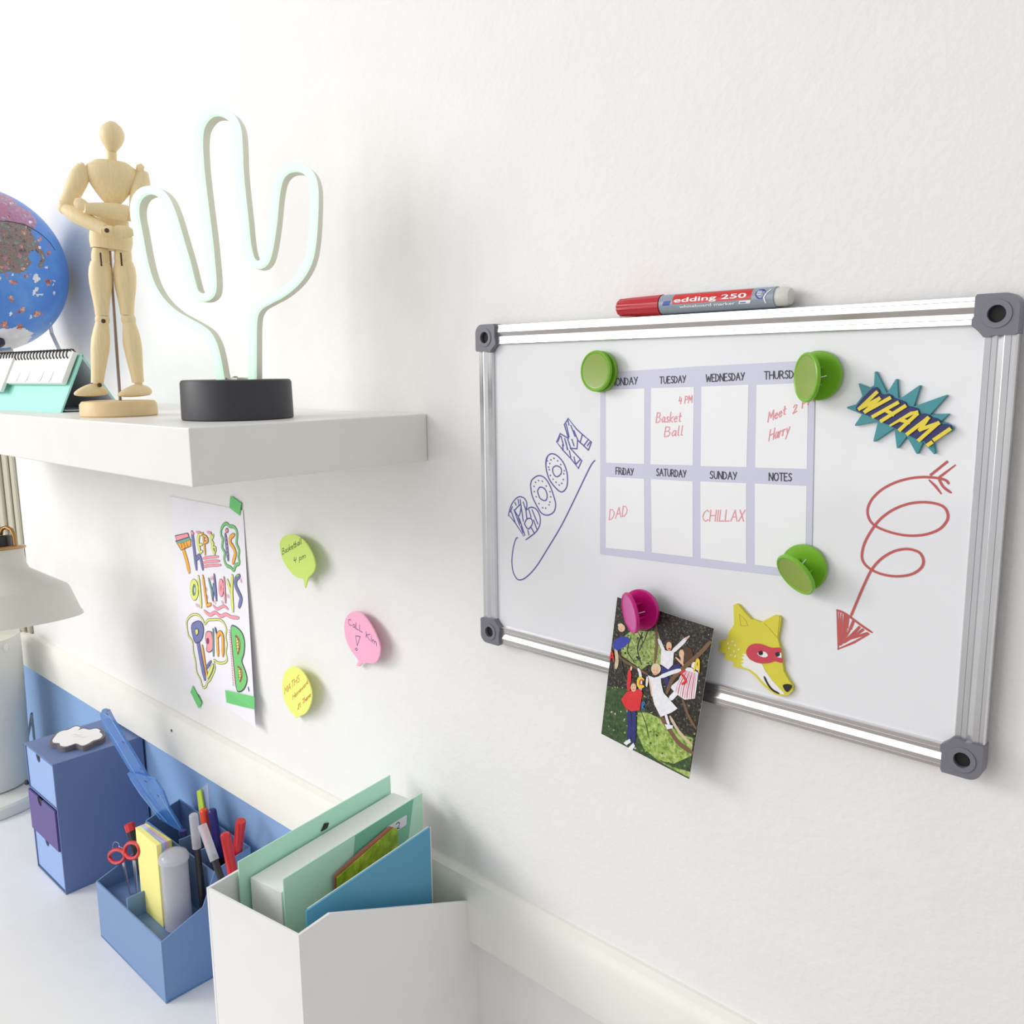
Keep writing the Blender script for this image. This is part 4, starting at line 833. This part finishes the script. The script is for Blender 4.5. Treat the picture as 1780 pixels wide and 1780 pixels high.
for i in range(3):
    zt, zb = zs[i]-.002, zs[i+1]+.002; yo = -.003 if i == 1 else .0015; x0, x1 = UX0+th+.0012, UX1-th-.0012; xm = (x0+x1)/2-.006
    lp = [(x0, zb), (x1, zb), (x1, zt)]+[(xm+.0095*math.cos(a), zt-.013*math.sin(a)) for a in [PI*k/10 for k in range(11)]]+[(x0, zt)]
    d = MB().prism([[(x, UY0+yo, z) for x, z in lp]], (0, .0025, 0)); d.box((x0, UY0+yo+.0025, zb), (x1, UY1-.006, zb+.002)); d.box((x0, UY0+yo+.0025, zb+.002), (x0+.002, UY1-.006, zt-.004)); d.box((x1-.002, UY0+yo+.0025, zb+.002), (x1, UY1-.006, zt-.004))
    do = d.build('drawer', (bl2, pur, bl2)[i], t, smooth=False)
    if i == 1: do['label'] = 'dark purple drawer'
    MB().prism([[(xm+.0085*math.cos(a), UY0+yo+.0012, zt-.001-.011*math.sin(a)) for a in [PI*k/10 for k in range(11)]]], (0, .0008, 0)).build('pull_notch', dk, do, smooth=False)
MB().ell((UX0-.003, UY0-.002, zs[1]+.006), (.006,0,0), (0,.004,0), (0,0,.004)).build('side_tab', dk, t)

# cloud note pad on the drawer box
zD = Zm(0, 1190, 4.45)
cl = [(405,405),(385,435),(395,455),(445,460),(452,480),(500,488),(560,470),(590,462),(640,480),(690,465),(730,440),(790,420),(815,390),(790,365),(795,350),(760,335),(700,345),(650,335),(600,350),(625,330),(600,315),(570,320),(520,345),(470,355),(430,375)]
cl = smooth(cl, 3, True); cm = Vector((sum(p[0] for p in cl)/len(cl), sum(p[1] for p in cl)/len(cl)))
top_ = UZ+.0085
t = MB(); t.prism([[HZ(*zD(p), top_)-Vector((0,0,.0083)) for p in cl]], (0,0,.0083), 0)
cw = [tuple(cm+(Vector(p)-cm)*.90) for p in cl]
nt_ = thing('cloud_note_pad', HZ(*zD(tuple(cm)), UZ), 'white cloud shaped note pad with grey rim on the blue drawer box', 'note pad')
t.build('pad', mat('pad_grey', (110, 104, 112), 0.7), nt_, smooth=False)
MB().prism([[HZ(*zD(p), top_+.0001) for p in cw]], (0,0,.0003)).build('top_sheet', mat('pad_white', (240, 240, 242), 0.7), nt_, smooth=False)
sc_ = MB()
for l in (smooth([(560,390),(580,382),(600,392),(640,385)],3), smooth([(570,405),(610,400),(640,408),(680,400)],3)): sc_.ribbon([HZ(*zD(p), top_+.0006) for p in l], .0006, (0,0,1))
sc_.build('pencil_note', mat('pencil_grey', (170,165,185), 0.6), nt_, smooth=False, fixn=False)

# ------------------------------------------------------------------ desk caddy and what it holds
CX0, CX1, CY0, CY1, CZ = -1.236, -1.030, -0.155, -0.020, -0.655
cdm = mat('caddy_blue_plastic', (112, 144, 190), 0.35)
t = thing('desk_caddy', ((CX0+CX1)/2, (CY0+CY1)/2, DZ), 'blue stepped desk caddy full of pens beside the drawer box', 'pen caddy')
w_ = .0022
m = MB(); m.box((CX0, CY1-w_, DZ), (CX1, CY1, CZ)); m.box((CX0, CY0, DZ), (CX1, CY1-w_, DZ+w_)); m.box((CX0, CY0, DZ+w_), (CX1, CY0+w_, CZ-.075))
for x in (CX0, CX1-w_):
    m.prism([[(x, CY1-w_, DZ+w_), (x, CY1-w_, CZ), (x, CY1-.055, CZ-.012), (x, CY1-.075, CZ-.055), (x, CY0+w_, CZ-.075), (x, CY0+w_, DZ+w_)]], (w_, 0, 0))
m.build('body', cdm, t, smooth=False, bevel=.0005)
MB().box((CX0+w_, CY1-.056, DZ+w_), (CX1-w_, CY1-.0538, CZ-.014)).build('divider', cdm, t, smooth=False)
MB().box((CX0+.102, CY1-.0538, DZ+w_), (CX0+.1042, CY1-w_, CZ-.006)).build('divider', cdm, t, smooth=False)
MB().box((CX0+.150, CY1-.0538, DZ+w_), (CX0+.1522, CY1-w_, CZ-.006)).build('divider', cdm, t, smooth=False)
MB().box((CX0+.100, CY0+w_, DZ+w_), (CX0+.1022, CY1-.056, CZ-.060)).build('divider', cdm, t, smooth=False)
zR = Zm(180, 1350, 5.933)
TZ = -0.748
MB().box((CX0+w_, CY0+w_, TZ-.002), (CX1-w_, CY1-.056, TZ)).build('tray', cdm, bpy.data.objects['desk_caddy'], smooth=False)
def pen(top, ytop, low, ylow, r, parts, label, name='pen', L=.14, grp='pens in the desk caddy'):
    a = W(*zR(top), ytop); b_ = W(*zR(low), ylow); d = (b_-a).normalized()
    if d.z > -.2: d.z = -.2; d.normalize()
    fl = TZ+.001 if ytop < -.075 else DZ+.004
    L = min(L, (a.z-fl)/(-d.z)-r*.6)
    e = a+d*L; 
    t = thing(name, e, label, 'pen', grp)
    for nm, s0, s1, prof, m_ in parts:
        MB().lathe([(r*rr, (s0+(s1-s0)*h)*L) for rr, h in prof], a, d, n=24).build(nm, m_, t)
    return t
rd = [(.55,0),(.85,.02),(1,.06),(1,1)]; cy_ = [(1,0),(1,1)]
redp = mat('pen_red', (206, 44, 48), 0.25); navp = mat('pen_navy', (36, 34, 112), 0.25); blk = mat('pen_black', (30, 28, 32), 0.35); clr = mat('clear_cap', (214, 214, 222), 0.15, alpha=.5); orp = mat('pen_orange', (228, 74, 44), 0.3)
pen((1030,330), -.045, (1085,700), -.045, .0062, [('cap', 0, .45, rd, orp), ('barrel', .45, 1, cy_, blk)], 'orange capped pen standing behind the clear capped pens')
pen((1115,330), -.040, (1180,720), -.040, .0062, [('cap', 0, .5, rd, navp), ('barrel', .5, 1, cy_, blk)], 'dark blue capped pen between the orange and red pens')
pen((1250,575), -.065, (1300,830), -.065, .0068, [('cap', 0, .4, rd, redp), ('barrel', .4, 1, cy_, redp)], 'shorter red pen at the caddy front right')
pen((1418,455), -.035, (1375,800), -.035, .0068, [('cap', 0, .5, [(.9,0),(1,.02),(1,1)], redp), ('barrel', .5, 1, cy_, redp)], 'tall straight red pen at the caddy right end')
pen((925,380), -.085, (960,700), -.085, .0060, [('cap', 0, .35, rd, clr), ('barrel', .3, 1, [(.7,0),(.85,1)], blk)], 'clear capped black pen left of the orange pen')
pen((1015,495), -.090, (1110,760), -.090, .0060, [('cap', 0, .35, [(.9,0),(1,.03),(1,1)], clr), ('barrel', .3, 1, [(.7,0),(.85,1)], blk)], 'clear capped black pen leaning in front of the dark blue pen')
pen((815,555), -.063, (850,800), -.063, .0058, [('cap', 0, .5, [(.9,0),(1,.03),(1,1)], navp), ('barrel', .5, 1, cy_, navp)], 'blue pen touching the lower end of the blue ruler')
pen((262,480), -.105, (350,760), -.105, .0075, [('cap', 0, .12, [(.8,0),(1,.1),(1,1)], redp), ('barrel', .12, 1, cy_, blk)], 'thick black marker with red cap end beside the sticky pads', L=.12)
# flat clear and lime rulers
def flat(name, pts, Y, th, m_, label, cat, z=zR, low=None):
    q = [W(*z(p), Y) for p in pts]; return tag(MB().prism([q], (0, th, 0)).build(name, m_, smooth=False), label, cat)
flat('lime_ruler', [(960,150),(998,130),(1040,370),(1100,700),(1040,700),(985,370)], -.037, .002, mat('lime_plastic', (190, 214, 52), 0.35), 'short lime green ruler standing behind the orange pen', 'ruler')
flat('clear_ruler', [(1000,130),(1062,72),(1078,90),(1090,330),(1140,700),(1080,700),(1030,340)], -.033, .0015, mat('clear_plastic', (170, 186, 216), 0.1, alpha=.45), 'clear plastic ruler standing behind the lime ruler', 'ruler')
# blue translucent folding ruler
RN = Vector((-.19, 1, .19)).normalized(); r0 = W(180, 1238, -.10)
bt = mat('translucent_blue', (80, 142, 222), 0.10, alpha=.6, spec=.8); bt2 = mat('translucent_blue_edge', (140, 190, 242), 0.12, alpha=.8)
def rp_(p, k=0): return onp(*zD(p), r0-RN*k, RN)
t = thing('folding_ruler', rp_((1420,1100)), 'translucent blue plastic folding ruler leaning out of the caddy', 'ruler')
MB().prism([[rp_(p) for p in ((770,225),(800,192),(835,200),(870,270),(960,420),(1130,700),(1180,760),(1110,760),(1020,700),(880,470),(785,300))]], RN*.004).build('upper_arm', bt, t, smooth=False, bevel=.0006)
MB().prism([[rp_(p, .003) for p in ((985,685),(1060,690),(1200,735),(1260,830),(1310,960),(1400,1110),(1420,1150),(1345,1110),(1230,1040),(1080,850),(1005,740))]], RN*.003).build('lower_blade', bt, t, smooth=False, bevel=.0005)
e_ = MB()
for l in ([(780,250),(900,440),(1040,680)], [(835,215),(900,330),(960,430)], [(990,690),(1090,850),(1240,1040)], [(1230,840),(1300,960),(1395,1110)], [(1130,860),(1200,960),(1290,1060)]): e_.ribbon([rp_(p, .0062) for p in l], .0016, -RN, thick=.0006)
e_.build('edge_ridge', bt2, t, smooth=False)
for x, y in ((945,440),(825,225),(1085,650),(1120,745),(1215,855)):
    d_ = MB(); d_.ribbon([rp_((x,y), .0064), rp_((x+14,y+10), .0064)], .0024, -RN); d_.build('printed_mark', navp, t, smooth=False, fixn=False)
MB().tube([rp_((806,205), .0065), rp_((806,205), -.0065)], .0035, n=16).build('pivot', bt2, t)
# sticky pads in the front compartment
pc = Vector((-1.085, -.128, 0))
pa0 = [W(*zR(p), -.135) for p in ((330,520),(400,500),(665,670),(540,710))]
cols = [('pad_yellow', (246, 238, 150)), ('pad_sky', (186, 212, 240)), ('pad_lilac', (226, 190, 234)), ('pad_lemon', (244, 232, 120))]
for i, (nm, c) in enumerate(cols):
    y = -.128+i*.0085; top = [(328+i*22,525-i*9),(545+i*36,712-i*14)]
    a = W(*zR(top[0]), y); b_ = W(*zR(top[1]), y); z0 = DZ+.004
    m = MB().prism([[a, b_, Vector((b_.x, y, TZ+.0005)), Vector((a.x, y, TZ+.0005))]], (0, .0065, 0)); 
    tag(m.build('sticky_pad', mat(nm, c, 0.7), smooth=False), '%s sticky pad, %s of the four upright pads in the caddy front' % (('pale yellow','light blue','lilac','lemon yellow')[i], ('first','second','third','last')[i]), 'sticky pad', 'upright sticky pads in the caddy')
# scissors
t = thing('scissors', W(*zR((220,860)), -.128), 'scissors with red loop handles at the caddy front left', 'scissors')
def loop(c, rx, ry, rot, Y): return [W(*zR(p), Y) for p in circ(c[0], c[1], rx, ry, 24, rot)]
MB().tube(loop((295,760), 75, 82, 0, -.128), .0028, n=10, closed=True).build('handle', redp, t); MB().tube(loop((140,820), 80, 68, 0, -.126), .0028, n=10, closed=True).build('handle', redp, t)
bl_ = MB(); 
for s in (0, 1):
    a = W(*zR((295 if s else 180, 850)), -.126); bl_.prism([[a, a+Vector((.009,0,0)), Vector((a.x+.020-.014*s, a.y, TZ+.001)), Vector((a.x+.017-.014*s, a.y, TZ+.001))]], (0, .0015, 0))
bl_.build('blade', mat('steel_blade', (180, 182, 186), 0.25, metal=0.9), t, smooth=False)
tag(MB().tube([W(*zR(p), -.122) for p in smooth([(95,730),(100,690),(125,672),(155,690),(162,720),(190,735),(185,750),(110,745)], 4, True)], .0005, n=6, closed=True).build('paper_clip', mat('clip_wire', (190, 196, 206), 0.25, metal=0.8)), 'silver wire paper clip standing by the red scissors', 'paper clip')
jt = W(*zR((715,752)), -.112)
t = thing('clear_jar', (jt.x, jt.y, TZ+.0005), 'clear plastic jar with domed lid in front of the sticky pads', 'jar')
jm = mat('clear_jar_plastic', (214, 216, 226), 0.15, alpha=.55)
MB().lathe([(.016, 0), (.018, .002), (.018, jt.z-.014-TZ-.0005), (.0165, jt.z-.013-TZ-.0005)], (jt.x, jt.y, TZ+.0005), n=32).build('jar_body', jm, t)
MB().lathe([(.020, 0), (.020, .004), (.017, .009), (.010, .0125), (0, .014)], (jt.x, jt.y, jt.z-.014), n=32).build('lid', jm, t)

# ------------------------------------------------------------------ file box with folder, notebooks
D1 = Vector((0.025, -0.174, 0)).normalized(); N1 = Vector((D1.y, -D1.x, 0)).normalized()
if N1.x < 0: N1 = -N1
mintf = mat('green_polypropylene', (190, 236, 214), 0.4); mintd = mat('green_pocket', (122, 192, 164), 0.35)
fb = Vector((-.655, -.14, DZ))
bot = -0.775
zE = Zm(460, 1330, 5.5625)
def cover(far, z_, L, drop=0): 
    a = Vector(far); b_ = a+D1*L; return [a, b_, Vector((b_.x, b_.y, bot)), Vector((a.x, a.y, bot))]
A_ = W(677, 1347, -.022); Bf = W(732, 1378, -.022)
t = thing('document_folder', (A_.x, -.12, bot), 'mint green plastic folder with white pages and a number label', 'folder')
MB().prism([cover(A_, 0, .205)], N1*.0012).build('back_cover', mintf, t, smooth=False)
q = cover(Bf, 0, .190); MB().prism([q], N1*.0012).build('front_cover', mintf, t, smooth=False)
pgs = Vector((A_.x, A_.y, 0))+N1*.006; wdt = (Bf-A_).dot(N1)-.010
pz = A_.z-.020
g0 = A_+N1*.004; g0.z = pz; MB().prism([cover(g0, 0, .195)], N1*wdt).build('page_block', mat('page_white', (240, 242, 240), 0.6), t, smooth=False)
MB().box(W(*zE((560,630)), -.02)-Vector((.0,.0,.0))+Vector((0,0,0)), W(*zE((560,630)), -.02)+Vector((.002,.002,.002))) 
def fp(p, k=0.0): return onp(*zE(p), Bf+N1*(.0014+k), N1)
MB().prism([[fp(p) for p in ((880,680),(1437,322),(1390,700),(1200,900),(860,900))]], N1*.0004).build('front_pocket', mintd, t, smooth=False)
lbm = MB(); lbm.prism([[fp(p, .0005) for p in ((1180,600),(1368,482),(1374,492),(1368,575),(1200,690))]], N1*.0003, 0)
for l in ([(1272,572),(1292,552),(1306,562),(1298,590),(1276,618),(1306,608)],): lbm.ribbon([fp(p, .0009) for p in l], .0010, N1, 1)
lbm.build('number_label', [mat('label_paper', (226, 228, 240), 0.5), ink_black], t, smooth=False, fixn=False)
cl__ = MB()
cq = lambda p: onp(*zE(p), A_+N1*.0016, N1)
cl__.prism([[cq(p) for p in ((578,562),(617,556),(604,600),(585,618),(542,640),(562,600))]], N1*.001); cl__.build('elastic_loop', blk, t, smooth=False)
def card(name, pts, k, th, mm, label, cat, low):
    q = [fp(p, k) for p in pts]; lo = q[-2:]; return q
dn_ = lambda p: Vector((p.x, p.y, bot))
q = [fp(p, .004) for p in ((960,850),(1240,605),(1266,606),(1275,622))]; lo_ = fp((690,1086), .004); q = [lo_]+q+[dn_(q[-1]), dn_(lo_)]
t = thing('lime_notebook', (q[0].x, q[0].y, bot), 'lime green patterned notebook in front of the green folder', 'notebook')
MB().prism([q], N1*.0015).build('cover', ramp_mat('lime_pattern', [(0.35, (120, 158, 34)), (0.5, (158, 190, 48)), (0.65, (190, 214, 70))], 60, rough=0.4), t, smooth=False)
for k_, (c_, nm) in enumerate((((150, 112, 84), 'brown_edge'), ((232, 214, 190), 'cream_edge'), ((196, 120, 110), 'red_edge'))):
    q = [fp(p, .0010+.0008*k_) for p in ((690-12*k_,1074-4*k_),(950-16*k_,838-4*k_),(1236-16*k_,598-4*k_),(1252,606))]; q += [dn_(q[-1]), dn_(q[0])]; MB().prism([q], N1*.0006).build('page', mat(nm, c_, 0.6), t, smooth=False)
def bp_(p, k=0): return onp(*zE(p), W(745, 1437, -.05)+N1*k, N1)
q = cover(bp_((1584,596)), 0, .165)
t = thing('blue_notebook', (q[0].x, q[0].y, bot), 'blue hardcover notebook in front of the lime notebook', 'notebook')
MB().prism([q], N1*.0020).build('cover', mat('teal_cover', (84, 158, 192), 0.4), t, smooth=False)
q = cover(bp_((1578,592), -.0042), 0, .163)
MB().prism([q], N1*.0040).build('page_block', mat('notebook_pages', (228, 224, 218), 0.6), t, smooth=False)
t = thing('file_box', fb, 'white open file box on the desk holding folder and notebooks', 'file box')
wf = mat('file_box_white', (240, 240, 240), 0.5)
bxp = lambda s, u, z: Vector((A_.x, A_.y, 0))+N1*s+D1*u+Vector((0, 0, z))
zf, zn = -0.558, -0.455                               # the file's sides rise towards its spine at the near end
for s in (-.006, .112): MB().prism([[bxp(s, -.008, DZ), bxp(s, .235, DZ), bxp(s, .235, zn), bxp(s, .200, zn), bxp(s, -.008, zf)]], N1*.0025).build('side_panel', wf, t, smooth=False)
for u, zt in ((-.010, zf), (.233, zn)): MB().prism([[bxp(-.003, u, DZ+.002), bxp(.112, u, DZ+.002), bxp(.112, u, zt), bxp(-.003, u, zt)]], D1*.002).build('end_panel', wf, t, smooth=False)
MB().prism([[bxp(-.003, -.008, DZ), bxp(.112, -.008, DZ), bxp(.112, .233, DZ), bxp(-.003, .233, DZ)]], Vector((0,0,.003))).build('bottom_panel', wf, t, smooth=False)
MB().prism([[bxp(-.003, -.006, bot-.004), bxp(.112, -.006, bot-.004), bxp(.112, .232, bot-.004), bxp(-.003, .232, bot-.004)]], Vector((0,0,.003))).build('inner_floor', wf, t, smooth=False)

# ------------------------------------------------------------------ lift everything to the floor
for o in list(COL.objects):
    if o.parent is None: o.location.z += ZO
